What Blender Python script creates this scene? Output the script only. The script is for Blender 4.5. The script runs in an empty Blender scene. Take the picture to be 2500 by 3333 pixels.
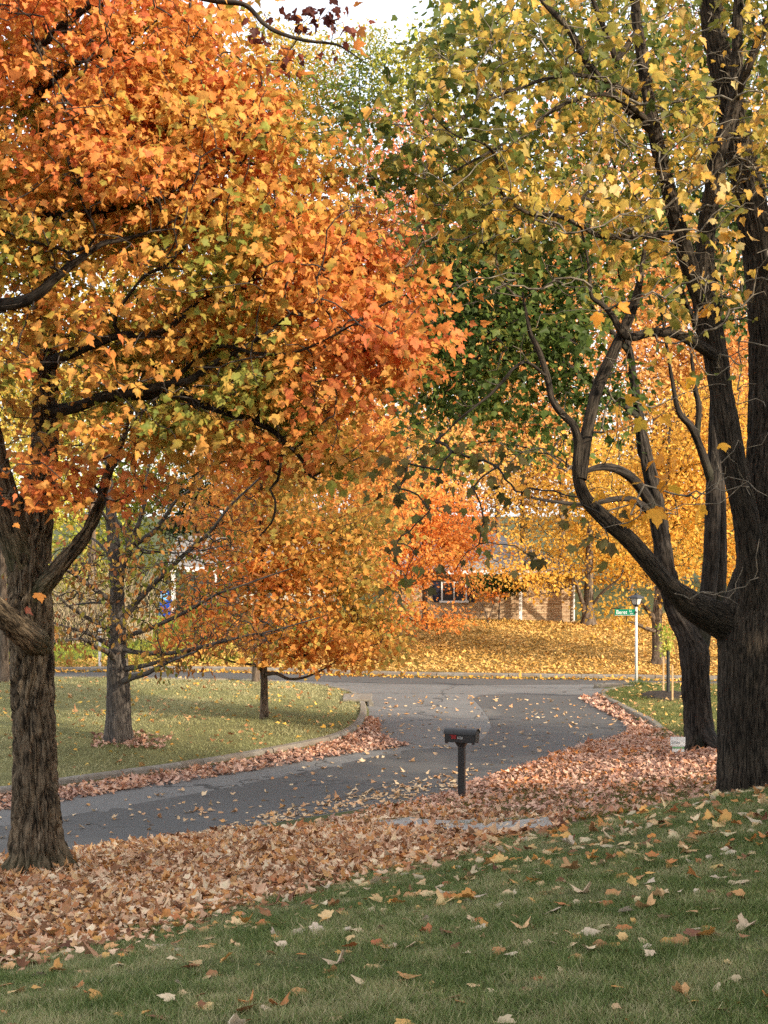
import bpy, math, random
import numpy as np
from mathutils import Vector, Matrix

rng = np.random.default_rng(11)
random.seed(11)
SC = bpy.context.scene
COL = SC.collection

# ------------------------------------------------------------------ camera, sky, sun, exposure
F, CX, CY = 5006.0, 1250.0, 1666.5          # focal length and centre in photograph pixels
cam_d = bpy.data.cameras.new('camera')
cam = bpy.data.objects.new('camera', cam_d); COL.objects.link(cam)
cam.location = (0, 0, 0); cam.rotation_euler = (math.radians(90), 0, 0)
cam_d.sensor_fit = 'HORIZONTAL'; cam_d.sensor_width = 36.0; cam_d.lens = F / 2500.0 * 36.0
cam_d.clip_start = 0.1; cam_d.clip_end = 2000
SC.camera = cam

SUN_EL, SUN_AZ = math.radians(23), math.radians(128)      # azimuth clockwise from the view direction
sun_vec = Vector((math.cos(SUN_EL) * math.sin(SUN_AZ), math.cos(SUN_EL) * math.cos(SUN_AZ), math.sin(SUN_EL)))
world = bpy.data.worlds.new('World'); SC.world = world; world.use_nodes = True
wn = world.node_tree.nodes; wl = world.node_tree.links
sky = wn.new('ShaderNodeTexSky'); sky.sky_type = 'NISHITA'; sky.sun_disc = False
sky.sun_elevation = SUN_EL; sky.sun_rotation = SUN_AZ; sky.air_density = 1.0; sky.dust_density = 1.5; sky.ozone_density = 1.0
veil = wn.new('ShaderNodeTexNoise'); veil.inputs['Scale'].default_value = 2.2; veil.inputs['Detail'].default_value = 5   # thin cloud veil added to whiten the sky and lift the ambient light
vm = wn.new('ShaderNodeMapRange'); vm.inputs[1].default_value = 0.3; vm.inputs[2].default_value = 0.7; vm.inputs[3].default_value = 0.6; vm.inputs[4].default_value = 0.88
tcw = wn.new('ShaderNodeTexCoord'); wl.new(tcw.outputs['Generated'], veil.inputs['Vector']); wl.new(veil.outputs[0], vm.inputs[0])
vx = wn.new('ShaderNodeMix'); vx.data_type = 'RGBA'; wl.new(vm.outputs[0], vx.inputs[0]); wl.new(sky.outputs[0], vx.inputs[6]); vx.inputs[7].default_value = (3.5, 3.5, 3.5, 1)
wl.new(vx.outputs[2], wn['Background'].inputs[0]); wn['Background'].inputs[1].default_value = 0.15
sl = bpy.data.lights.new('sun', 'SUN'); sl.energy = 2.7; sl.angle = math.radians(1.2); sl.color = (1.0, 0.86, 0.66)
so = bpy.data.objects.new('sun', sl); COL.objects.link(so); so.rotation_euler = sun_vec.to_track_quat('Z', 'Y').to_euler()
so.location = (30, -30, 40)
vs = SC.view_settings
SC.display_settings.display_device = 'sRGB'; vs.view_transform = 'Standard'; vs.look = 'None'; vs.gamma = 1.0; vs.use_curve_mapping = False
vs.exposure = 1.65
SC.cycles.max_bounces = 5; SC.cycles.diffuse_bounces = 4; SC.cycles.glossy_bounces = 1; SC.cycles.transmission_bounces = 3
SC.cycles.use_adaptive_sampling = True; SC.cycles.adaptive_threshold = 0.016
SC.cycles.use_denoising = False
SC.cycles.caustics_reflective = False; SC.cycles.caustics_refractive = False

# ------------------------------------------------------------------ helpers
def P(px, py, Y): return np.array([(px - CX) / F * Y, Y, (CY - py) / F * Y])
def lin(h):
    h = h.lstrip('#'); c = np.array([int(h[i:i + 2], 16) / 255 for i in (0, 2, 4)])
    return np.where(c <= 0.04045, c / 12.92, ((c + 0.055) / 1.055) ** 2.4)

TAB = rng.random((48, 48, 48))
def noise3(p):
    p = np.asarray(p, float); i = np.floor(p).astype(int); f = p - i; f = f * f * (3 - 2 * f)
    i0 = i % 48; i1 = (i + 1) % 48; r = 0
    for a in (0, 1):
        X = i1[..., 0] if a else i0[..., 0]; wx = f[..., 0] if a else 1 - f[..., 0]
        for b in (0, 1):
            Yy = i1[..., 1] if b else i0[..., 1]; wy = f[..., 1] if b else 1 - f[..., 1]
            for c in (0, 1):
                Z = i1[..., 2] if c else i0[..., 2]; wz = f[..., 2] if c else 1 - f[..., 2]
                r = r + TAB[X, Yy, Z] * wx * wy * wz
    return r

def norm(v): return v / (np.linalg.norm(v, axis=-1, keepdims=True) + 1e-9)

def make_mesh(name, verts, faces, n, cols=None, bk=None, smooth=True):
    """verts Nx3, faces Mxn"""
    me = bpy.data.meshes.new(name)
    verts = np.asarray(verts, np.float32); faces = np.asarray(faces, np.int32)
    me.vertices.add(len(verts)); me.vertices.foreach_set('co', verts.ravel())
    me.loops.add(faces.size); me.loops.foreach_set('vertex_index', faces.ravel())
    me.polygons.add(len(faces)); me.polygons.foreach_set('loop_start', np.arange(0, faces.size, n, dtype=np.int32))
    if smooth: me.polygons.foreach_set('use_smooth', np.ones(len(faces), bool))
    if cols is not None:
        a = me.attributes.new('col', 'FLOAT_COLOR', 'POINT')
        a.data.foreach_set('color', np.c_[cols, np.ones(len(cols))].astype(np.float32).ravel())
    if bk is not None:
        a = me.attributes.new('bk', 'FLOAT_VECTOR', 'POINT'); a.data.foreach_set('vector', np.asarray(bk, np.float32).ravel())
    me.update(calc_edges=True)
    return me

def link(name, me, mat=None, parent=None, loc=None):
    o = bpy.data.objects.new(name, me); COL.objects.link(o)
    if mat is not None and me is not None and not me.materials: me.materials.append(mat)
    if parent is not None: o.parent = parent
    if loc is not None: o.location = loc
    return o

def tag(o, label=None, cat=None, group=None, kind=None):
    if label: o['label'] = label
    if cat: o['category'] = cat
    if group: o['group'] = group
    if kind: o['kind'] = kind
    return o

def thing(name, label, cat, loc=(0, 0, 0), group=None):
    o = bpy.data.objects.new(name, None); COL.objects.link(o); o.location = loc; o.empty_display_size = 0.2
    return tag(o, label, cat, group)

class MB:
    """collects boxes / prisms / tubes into one mesh (mixed polygons)"""
    def __init__(s): s.v = []; s.f = []
    def poly(s, vs, fs):
        o = len(s.v); s.v += [tuple(map(float, v)) for v in vs]; s.f += [tuple(i + o for i in f) for f in fs]; return s
    def box(s, c, d, rz=0.0):
        c = np.array(c, float); hx, hy, hz = np.array(d, float) / 2; ca, sa = math.cos(rz), math.sin(rz); vs = []
        for z in (-hz, hz):
            for x, y in ((-hx, -hy), (hx, -hy), (hx, hy), (-hx, hy)):
                vs.append((c[0] + x * ca - y * sa, c[1] + x * sa + y * ca, c[2] + z))
        return s.poly(vs, [(3, 2, 1, 0), (4, 5, 6, 7), (0, 1, 5, 4), (1, 2, 6, 5), (2, 3, 7, 6), (3, 0, 4, 7)])
    def cyl(s, p0, p1, r0, r1, n=12):
        p0 = np.array(p0, float); p1 = np.array(p1, float); d = norm(p1 - p0)
        u = norm(np.cross(d, [0.31, 0.9, 0.2])); w = np.cross(d, u); vs = []
        for p, r in ((p0, r0), (p1, r1)):
            for k in range(n):
                a = 2 * math.pi * k / n; vs.append(p + r * (math.cos(a) * u + math.sin(a) * w))
        fs = [(k, (k + 1) % n, n + (k + 1) % n, n + k) for k in range(n)] + [tuple(range(n - 1, -1, -1)), tuple(range(n, 2 * n))]
        return s.poly(vs, fs)
    def build(s, name, mat, parent=None, bevel=0, smooth=False, loc=None):
        me = bpy.data.meshes.new(name); me.from_pydata(s.v, [], s.f); me.update()
        if smooth: me.polygons.foreach_set('use_smooth', [True] * len(me.polygons))
        o = link(name, me, mat, parent, loc)
        if bevel:
            m = o.modifiers.new('edge', 'BEVEL'); m.width = bevel; m.segments = 2; m.limit_method = 'ANGLE'
        return o

# ------------------------------------------------------------------ materials
def new_mat(name):
    m = bpy.data.materials.new(name); m.use_nodes = True; nt = m.node_tree
    return m, nt.nodes, nt.links, nt.nodes['Principled BSDF']

def leaf_mat(name, trans=0.45, use_obj=False, rough=0.55, spec=0.25, gain=1.0):
    m, N, L, B = new_mat(name)
    if use_obj:
        src = N.new('ShaderNodeObjectInfo'); co = src.outputs['Color']
    else:
        src = N.new('ShaderNodeAttribute'); src.attribute_name = 'col'; co = src.outputs['Color']
    nz = N.new('ShaderNodeTexNoise'); nz.inputs['Scale'].default_value = 30; nz.inputs['Detail'].default_value = 3
    geo = N.new('ShaderNodeNewGeometry'); L.new(geo.outputs['Position'], nz.inputs['Vector'])
    mp = N.new('ShaderNodeMapRange'); mp.inputs[3].default_value = 0.72 * gain; mp.inputs[4].default_value = 1.28 * gain
    L.new(nz.outputs[0], mp.inputs[0])
    mx = N.new('ShaderNodeVectorMath'); mx.operation = 'SCALE'; L.new(co, mx.inputs[0]); L.new(mp.outputs[0], mx.inputs['Scale'])
    L.new(mx.outputs[0], B.inputs['Base Color']); B.inputs['Roughness'].default_value = rough
    B.inputs['Specular IOR Level'].default_value = spec
    if trans > 0:
        t = N.new('ShaderNodeBsdfTranslucent'); L.new(mx.outputs[0], t.inputs[0])
        s = N.new('ShaderNodeMixShader'); s.inputs[0].default_value = trans
        L.new(B.outputs[0], s.inputs[1]); L.new(t.outputs[0], s.inputs[2]); L.new(s.outputs[0], N['Material Output'].inputs[0])
    return m

def bark_mat(name, dark, light, moss=None, sx=14, sz=2.2, bump=0.6, dist=0.03):
    m, N, L, B = new_mat(name)
    at = N.new('ShaderNodeAttribute'); at.attribute_name = 'bk'
    mpn = N.new('ShaderNodeMapping'); mpn.inputs['Scale'].default_value = (sx, sx, sz); L.new(at.outputs['Vector'], mpn.inputs[0])
    n1 = N.new('ShaderNodeTexNoise'); n1.inputs['Scale'].default_value = 1; n1.inputs['Detail'].default_value = 6; n1.inputs['Roughness'].default_value = 0.7
    n1.inputs['Distortion'].default_value = 0.6
    L.new(mpn.outputs[0], n1.inputs['Vector'])
    cr = N.new('ShaderNodeValToRGB'); cr.color_ramp.elements[0].position = 0.40; cr.color_ramp.elements[1].position = 0.60
    cr.color_ramp.elements[0].color = (*dark, 1); cr.color_ramp.elements[1].color = (*light, 1)
    L.new(n1.outputs[0], cr.inputs[0])
    n2 = N.new('ShaderNodeTexNoise'); n2.inputs['Scale'].default_value = 1.3; n2.inputs['Detail'].default_value = 4
    L.new(at.outputs['Vector'], n2.inputs['Vector'])
    mx = N.new('ShaderNodeMix'); mx.data_type = 'RGBA'; mx.blend_type = 'MULTIPLY'; mx.inputs[0].default_value = 0.8
    mr = N.new('ShaderNodeMapRange'); mr.inputs[1].default_value = 0.3; mr.inputs[2].default_value = 0.7; mr.inputs[3].default_value = 0.55; mr.inputs[4].default_value = 1.25
    L.new(n2.outputs[0], mr.inputs[0]); L.new(cr.outputs[0], mx.inputs[6]); L.new(mr.outputs[0], mx.inputs[7])
    out = mx.outputs[2]
    if moss is not None:
        sep = N.new('ShaderNodeSeparateXYZ'); L.new(at.outputs['Vector'], sep.inputs[0])
        m3 = N.new('ShaderNodeMapRange'); m3.inputs[1].default_value = 0.1; m3.inputs[2].default_value = 0.55; m3.inputs[3].default_value = 0.85; m3.inputs[4].default_value = 0.0
        L.new(sep.outputs[2], m3.inputs[0])
        mm = N.new('ShaderNodeMath'); mm.operation = 'MULTIPLY'; L.new(m3.outputs[0], mm.inputs[0]); L.new(n2.outputs[0], mm.inputs[1])
        x2 = N.new('ShaderNodeMix'); x2.data_type = 'RGBA'; L.new(mm.outputs[0], x2.inputs[0]); L.new(out, x2.inputs[6]); x2.inputs[7].default_value = (*moss, 1)
        out = x2.outputs[2]
    L.new(out, B.inputs['Base Color']); B.inputs['Roughness'].default_value = 0.9; B.inputs['Specular IOR Level'].default_value = 0.15
    bp = N.new('ShaderNodeBump'); bp.inputs['Strength'].default_value = bump; bp.inputs['Distance'].default_value = dist
    L.new(n1.outputs[0], bp.inputs['Height']); L.new(bp.outputs[0], B.inputs['Normal'])
    return m

def noisy_mat(name, c0, c1, scale=8, rough=0.85, bump=0.2, dist=0.01, detail=6, spec=0.3, c2=None, scale2=0.7):
    m, N, L, B = new_mat(name)
    tc = N.new('ShaderNodeNewGeometry')
    n1 = N.new('ShaderNodeTexNoise'); n1.inputs['Scale'].default_value = scale; n1.inputs['Detail'].default_value = detail; n1.inputs['Roughness'].default_value = 0.65
    L.new(tc.outputs['Position'], n1.inputs['Vector'])
    cr = N.new('ShaderNodeValToRGB'); cr.color_ramp.elements[0].position = 0.35; cr.color_ramp.elements[1].position = 0.65
    cr.color_ramp.elements[0].color = (*c0, 1); cr.color_ramp.elements[1].color = (*c1, 1)
    L.new(n1.outputs[0], cr.inputs[0]); out = cr.outputs[0]
    if c2 is not None:
        n2 = N.new('ShaderNodeTexNoise'); n2.inputs['Scale'].default_value = scale2; n2.inputs['Detail'].default_value = 5
        L.new(tc.outputs['Position'], n2.inputs['Vector'])
        mr = N.new('ShaderNodeMapRange'); mr.inputs[1].default_value = 0.42; mr.inputs[2].default_value = 0.62; L.new(n2.outputs[0], mr.inputs[0])
        mx = N.new('ShaderNodeMix'); mx.data_type = 'RGBA'; L.new(mr.outputs[0], mx.inputs[0]); L.new(out, mx.inputs[6]); mx.inputs[7].default_value = (*c2, 1)
        out = mx.outputs[2]
    L.new(out, B.inputs['Base Color']); B.inputs['Roughness'].default_value = rough; B.inputs['Specular IOR Level'].default_value = spec
    if bump:
        bp = N.new('ShaderNodeBump'); bp.inputs['Strength'].default_value = bump; bp.inputs['Distance'].default_value = dist
        L.new(n1.outputs[0], bp.inputs['Height']); L.new(bp.outputs[0], B.inputs['Normal'])
    return m

M = {}
M['leaf'] = leaf_mat('foliage_leaf', 0.5, gain=1.12)
M['leaf_one'] = leaf_mat('single_leaf', 0.5, use_obj=True, gain=1.12)
M['litter'] = leaf_mat('fallen_leaf', 0.15, rough=0.7)
M['litter_one'] = leaf_mat('single_fallen_leaf', 0.15, use_obj=True, rough=0.7)
M['grass'] = leaf_mat('grass_blade', 0.35, rough=0.6)
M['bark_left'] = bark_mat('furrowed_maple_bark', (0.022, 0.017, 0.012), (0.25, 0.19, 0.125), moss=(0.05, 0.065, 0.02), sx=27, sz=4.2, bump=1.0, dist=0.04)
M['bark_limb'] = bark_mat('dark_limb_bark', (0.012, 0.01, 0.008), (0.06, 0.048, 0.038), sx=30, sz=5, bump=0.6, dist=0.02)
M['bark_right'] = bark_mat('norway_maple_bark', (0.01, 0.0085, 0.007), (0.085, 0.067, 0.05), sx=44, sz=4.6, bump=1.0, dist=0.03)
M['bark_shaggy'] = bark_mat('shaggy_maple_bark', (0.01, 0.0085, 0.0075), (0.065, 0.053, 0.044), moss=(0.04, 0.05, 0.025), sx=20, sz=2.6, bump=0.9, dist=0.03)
M['bark_oak'] = bark_mat('oak_bark', (0.05, 0.043, 0.038), (0.16, 0.135, 0.115), sx=22, sz=4, bump=0.6, dist=0.02)
M['bark_far'] = bark_mat('far_bark', (0.05, 0.035, 0.025), (0.2, 0.15, 0.11), sx=12, sz=3, bump=0.4, dist=0.03)
M['twig'] = noisy_mat('twig_bark', (0.015, 0.012, 0.01), (0.06, 0.046, 0.036), scale=20, bump=0)
M['twig_light'] = noisy_mat('pale_twig_bark', (0.07, 0.06, 0.045), (0.24, 0.2, 0.15), scale=12, bump=0)
M['pale_stem'] = noisy_mat('straw_stem', (0.25, 0.19, 0.11), (0.5, 0.4, 0.26), scale=6, bump=0)
M['concrete'] = noisy_mat('kerb_concrete', (0.13, 0.115, 0.095), (0.27, 0.245, 0.21), scale=9, bump=0.4, dist=0.01, c2=(0.17, 0.14, 0.11), scale2=1.5)
M['drive'] = noisy_mat('driveway_concrete', (0.25, 0.245, 0.23), (0.36, 0.35, 0.33), scale=14, bump=0.25, c2=(0.28, 0.26, 0.24))
M['asphalt_old'] = noisy_mat('worn_asphalt', (0.118, 0.115, 0.112), (0.19, 0.186, 0.18), scale=40, bump=0.5, dist=0.006, c2=(0.135, 0.131, 0.127), scale2=0.5, rough=0.85)
M['asphalt_new'] = noisy_mat('dark_asphalt', (0.05, 0.049, 0.049), (0.105, 0.103, 0.1), scale=45, bump=0.5, dist=0.006, c2=(0.088, 0.086, 0.084), scale2=0.45, rough=0.8)
def add_cracks(m, scale, width, dark):
    N, L = m.node_tree.nodes, m.node_tree.links; B = N['Principled BSDF']; src = B.inputs['Base Color'].links[0].from_socket
    geo = N.new('ShaderNodeNewGeometry'); nz = N.new('ShaderNodeTexNoise'); nz.inputs['Scale'].default_value = 1.6; nz.inputs['Detail'].default_value = 6
    L.new(geo.outputs['Position'], nz.inputs['Vector']); va = N.new('ShaderNodeVectorMath'); va.operation = 'MULTIPLY_ADD'; va.inputs[1].default_value = (1.1, 1.1, 1.1)
    L.new(nz.outputs['Color'], va.inputs[0]); L.new(geo.outputs['Position'], va.inputs[2])
    vo = N.new('ShaderNodeTexVoronoi'); vo.feature = 'DISTANCE_TO_EDGE'; vo.inputs['Scale'].default_value = scale; L.new(va.outputs[0], vo.inputs['Vector'])
    mr = N.new('ShaderNodeMapRange'); mr.inputs[1].default_value = width * 0.4; mr.inputs[2].default_value = width; mr.inputs[3].default_value = dark; mr.inputs[4].default_value = 1.0; L.new(vo.outputs[0], mr.inputs[0])
    ag = N.new('ShaderNodeTexVoronoi'); ag.inputs['Scale'].default_value = 55; L.new(geo.outputs['Position'], ag.inputs['Vector'])
    m2 = N.new('ShaderNodeMapRange'); m2.inputs[3].default_value = 1.3; m2.inputs[4].default_value = 0.75; m2.inputs[2].default_value = 0.8; L.new(ag.outputs['Distance'], m2.inputs[0])
    mu = N.new('ShaderNodeMath'); mu.operation = 'MULTIPLY'; L.new(mr.outputs[0], mu.inputs[0]); L.new(m2.outputs[0], mu.inputs[1])
    sc = N.new('ShaderNodeVectorMath'); sc.operation = 'SCALE'; L.new(src, sc.inputs[0]); L.new(mu.outputs[0], sc.inputs['Scale']); L.new(sc.outputs[0], B.inputs['Base Color'])
add_cracks(M['asphalt_old'], 0.28, 0.012, 0.35); add_cracks(M['asphalt_new'], 0.16, 0.006, 0.5)
M['black_plastic'] = noisy_mat('black_plastic', (0.012, 0.012, 0.013), (0.022, 0.022, 0.024), scale=30, rough=0.45, bump=0.05, spec=0.5)
M['red_plastic'] = noisy_mat('red_plastic', (0.2, 0.012, 0.014), (0.27, 0.02, 0.02), scale=20, rough=0.45, bump=0)
M['white_paint'] = noisy_mat('white_paint', (0.62, 0.62, 0.61), (0.76, 0.75, 0.73), scale=5, rough=0.5, bump=0.05)
M['dark_metal'] = noisy_mat('dark_lamp_metal', (0.03, 0.03, 0.033), (0.05, 0.05, 0.055), scale=20, rough=0.5, bump=0)
M['frost'] = noisy_mat('frosted_glass', (0.6, 0.54, 0.48), (0.7, 0.63, 0.56), scale=3, rough=0.3, bump=0, spec=0.5)
M['sign_green'] = noisy_mat('green_sign_sheet', (0.0, 0.16, 0.085), (0.0, 0.19, 0.1), scale=6, rough=0.35, bump=0, spec=0.5)
M['sign_white'] = noisy_mat('white_sign_sheet', (0.72, 0.74, 0.74), (0.8, 0.81, 0.8), scale=6, rough=0.4, bump=0)
M['ink'] = noisy_mat('grey_print', (0.2, 0.22, 0.22), (0.26, 0.28, 0.28), scale=8, rough=0.6, bump=0)
M['ink_green'] = noisy_mat('green_print', (0.12, 0.3, 0.14), (0.16, 0.36, 0.17), scale=8, rough=0.6, bump=0)
M['stake'] = noisy_mat('pine_stake', (0.45, 0.27, 0.13), (0.6, 0.4, 0.22), scale=15, bump=0.1)
M['mulch'] = noisy_mat('dark_mulch', (0.015, 0.011, 0.009), (0.06, 0.042, 0.03), scale=25, bump=1.0, dist=0.05)
M['mortar'] = noisy_mat('mortar', (0.42, 0.35, 0.27), (0.5, 0.43, 0.34), scale=20, bump=0.3)
M['shingle'] = noisy_mat('grey_shingle', (0.16, 0.155, 0.155), (0.27, 0.26, 0.255), scale=7, bump=0.4, dist=0.02, c2=(0.2, 0.2, 0.2))
M['glass'] = noisy_mat('dark_window_glass', (0.012, 0.014, 0.018), (0.03, 0.032, 0.036), scale=1.5, rough=0.08, bump=0, spec=0.6)
M['navy'] = noisy_mat('navy_shutter', (0.012, 0.014, 0.03), (0.02, 0.022, 0.045), scale=8, rough=0.5, bump=0)
M['siding'] = noisy_mat('pale_siding', (0.5, 0.46, 0.38), (0.6, 0.56, 0.48), scale=3, bump=0)
M['blue'] = noisy_mat('blue_plastic', (0.01, 0.05, 0.34), (0.015, 0.07, 0.42), scale=5, rough=0.4, bump=0)
M['light_blue'] = noisy_mat('light_blue_plastic', (0.12, 0.34, 0.56), (0.16, 0.4, 0.62), scale=5, rough=0.4, bump=0)

def brick_material():
    m, N, L, B = new_mat('tan_brick')
    oi = N.new('ShaderNodeObjectInfo'); geo = N.new('ShaderNodeNewGeometry')
    wn_ = N.new('ShaderNodeTexWhiteNoise'); wn_.noise_dimensions = '1D'
    ad = N.new('ShaderNodeMath'); ad.operation = 'ADD'; L.new(oi.outputs['Random'], ad.inputs[0]); L.new(geo.outputs['Random Per Island'], ad.inputs[1])
    L.new(ad.outputs[0], wn_.inputs['W'])
    cr = N.new('ShaderNodeValToRGB'); cr.color_ramp.elements[0].color = (0.36, 0.22, 0.12, 1); cr.color_ramp.elements[1].color = (0.58, 0.42, 0.26, 1)
    L.new(wn_.outputs[0], cr.inputs[0]); L.new(cr.outputs[0], B.inputs['Base Color']); B.inputs['Roughness'].default_value = 0.9
    return m
M['brick'] = brick_material()
#PART2
# ------------------------------------------------------------------ ground surface (one smooth height function)
CP = [  # photograph x, y, distance
 (0,2800,22.4),(0,2600,27),(1250,2620,26.3),(829,2690,24.6),(1250,2440,32.7),(1600,2470,31.5),(2034,2390,35.5),(1890,2277,42.5),
 (1190,2330,38.5),(1190,2284,42),(1130,2254,44.7),(680,2220,47.5),(180,2215,47.5),(200,2187,53),(1300,2203,51.5),(1900,2212,50.5),
 (2350,2217,50),(2343,2241,45),(2071,2240,44.5),(339,2540,29.2),(753,2478,31.3),
 (1600,2025,66.5),(1600,2114,58),(1150,2030,67),(2140,2172,54.5),(2350,2100,62),(2350,2030,72),(200,2140,59),(560,2005,80),(300,2060,70),
 (385,2425,32.2),(860,2352,36.6),(400,2300,40),(0,2400,33.2),(0,2290,40),
 (2000,2600,24.5),(2270,2440,30),(2139,2395,35),(2300,2400,33.5),(2300,2300,40),(1750,2690,22),(1450,2705,22.2),(1800,2640,23.8),(1500,2602,26.5),
 (2500,2620,20),(0,3333,8.4),(1250,3333,8),(2500,3333,7.6),(0,3130,11.8),(0,2950,15.7),(100,2850,18.5),(0,2820,21),(600,2900,15.5),(600,2780,20),
 (700,3100,11),(1250,3000,11.3),(1250,2820,16),(1250,2720,20.5),(1900,2900,12),(1900,2700,17),(1900,2662,20),(2500,2900,11.3),(2500,2572,17)]
CW = [(-16,20,-5.05),(-16,30,-5.0),(-20,48,-5.3),(-20,80,-5.4),(18,10,-2.3),(18,25,-3.7),(20,40,-4.9),(20,60,-5.4),(25,90,-5.2),(-15,8,-3.7),
      (0,-5,-1.75),(-15,-10,-2.4),(15,-10,-1.6),(0,120,-5.1),(-60,120,-5.1),(60,120,-4.9),(-80,50,-5.2),(80,50,-5.2),(-80,-20,-4),(80,-20,-3)]
ctrl = np.array([P(*c) for c in CP] + [np.array(c, float) for c in CW])
def _tps(a, b):
    d2 = ((a[:, None, :] - b[None, :, :]) ** 2).sum(-1); return 0.5 * d2 * np.log(d2 + 1e-9)
_n = len(ctrl); _A = np.zeros((_n + 3, _n + 3)); _A[:_n, :_n] = _tps(ctrl[:, :2], ctrl[:, :2]) + np.eye(_n) * 1.5
_A[:_n, _n] = 1; _A[:_n, _n + 1:] = ctrl[:, :2]; _A[_n, :_n] = 1; _A[_n + 1:, :_n] = ctrl[:, :2].T
_W = np.linalg.solve(_A, np.r_[ctrl[:, 2], 0, 0, 0])
def S(xy):
    xy = np.atleast_2d(np.asarray(xy, float)); q = np.c_[np.clip(xy[:, 0], -80, 80), np.clip(xy[:, 1], -20, 120)]
    out = np.empty(len(q))
    for i in range(0, len(q), 20000):
        c = q[i:i + 20000]; out[i:i + 20000] = _tps(c, ctrl[:, :2]) @ _W[:_n] + _W[_n] + c @ _W[_n + 1:]
    return out
def hits(pts):
    """points where photograph pixels meet the ground"""
    Y = np.exp(np.linspace(math.log(6.5), math.log(118), 900)); res = []
    for px, py in pts:
        x = (px - CX) / F * Y; z = (CY - py) / F * Y; d = z - S(np.c_[x, Y]); k = np.argmax(d < 0)
        if not (d < 0).any(): k = len(Y) - 1
        t = d[k - 1] / (d[k - 1] - d[k] + 1e-12) if k > 0 else 0
        y = Y[k - 1] + t * (Y[k] - Y[k - 1]); res.append(((px - CX) / F * y, y))
    return np.array(res)
def sdf(xy, poly):
    """signed distance (negative inside) and nearest boundary point"""
    xy = np.asarray(xy, float); poly = np.asarray(poly, float); best = np.full(len(xy), 1e9); near = np.zeros_like(xy); ins = np.zeros(len(xy), bool)
    for a, b in zip(poly, np.roll(poly, -1, 0)):
        e = b - a; t = np.clip(((xy - a) @ e) / (e @ e + 1e-12), 0, 1); q = a + t[:, None] * e
        d = np.hypot(*(xy - q).T); m = d < best; best[m] = d[m]; near[m] = q[m]
        c = (a[1] > xy[:, 1]) != (b[1] > xy[:, 1])
        if abs(b[1] - a[1]) > 1e-12:
            ins ^= c & (xy[:, 0] < (b[0] - a[0]) * (xy[:, 1] - a[1]) / (b[1] - a[1]) + a[0])
    return np.where(ins, -best, best), near
def smooth_line(p, per=6):
    p = np.asarray(p, float); q = np.vstack([2 * p[0] - p[1], p, 2 * p[-1] - p[-2]]); out = []
    for i in range(1, len(q) - 2):
        for t in np.linspace(0, 1, per, endpoint=False):
            a, b, c, d = q[i - 1:i + 3]
            out.append(0.5 * ((2 * b) + (c - a) * t + (2 * a - 5 * b + 4 * c - d) * t * t + (3 * b - a - 3 * c + d) * t ** 3))
    return np.vstack([out, p[-1]])

near_edge = np.vstack([[(-40, 3), (-16, 16.6)], hits([(0, 2803), (226, 2776), (377, 2752), (603, 2722), (829, 2690), (1050, 2655), (1250, 2622), (1490, 2575), (1664, 2515), (1815, 2468), (1966, 2428), (2090, 2405)])])
right_edge = np.vstack([hits([(2139, 2388), (2110, 2362), (2050, 2330), (2003, 2305), (1955, 2275), (1960, 2260), (2000, 2250), (2071, 2242)]), [(11, 45), (60, 38.5)]])
far_edge = np.array([(60, 44), (11, 50), (6.6, 50.6), (0.5, 51.6), (-11, 53), (-60, 59.5)])
left_edge = np.vstack([[(-60, 53.6), (-10.2, 47.6)], hits([(678, 2221), (980, 2233), (1100, 2250), (1170, 2272), (1192, 2300), (1195, 2330), (1185, 2358), (1160, 2384), (1092, 2414), (942, 2446), (753, 2480), (557, 2513), (339, 2541), (180, 2564), (0, 2592)]), [(-17, 20.8), (-40, 7.2)]])
near_edge, right_edge, left_edge = (smooth_line(e, 4) for e in (near_edge, right_edge, left_edge))
ROAD = np.vstack([near_edge, right_edge, far_edge, left_edge])

def sheet(name, poly, cell, dz, mat, grow=0.0, parent=None):
    """flat piece of ground cut to a polygon, its edge vertices moved onto the outline"""
    lo, hi = poly.min(0) - 2 * cell, poly.max(0) + 2 * cell
    nx, ny = int((hi[0] - lo[0]) / cell) + 1, int((hi[1] - lo[1]) / cell) + 1
    g = np.stack(np.meshgrid(lo[0] + np.arange(nx) * cell, lo[1] + np.arange(ny) * cell, indexing='ij'), -1).reshape(-1, 2)
    d, nr = sdf(g, poly); d = d - grow
    if grow == 0:
        sn = np.abs(d) < 0.62 * cell; g[sn] = nr[sn]; d[sn] = -1e-6
    keep = (d <= 0).reshape(nx, ny); idx = np.arange(nx * ny).reshape(nx, ny)
    k = keep[:-1, :-1] & keep[1:, :-1] & keep[1:, 1:] & keep[:-1, 1:]
    f = np.stack([idx[:-1, :-1][k], idx[1:, :-1][k], idx[1:, 1:][k], idx[:-1, 1:][k]], -1)
    used, inv = np.unique(f, return_inverse=True); g = g[used]
    me = make_mesh(name, np.c_[g, S(g) + dz], inv.reshape(-1, 4), 4)
    return link(name, me, mat, parent)

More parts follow.
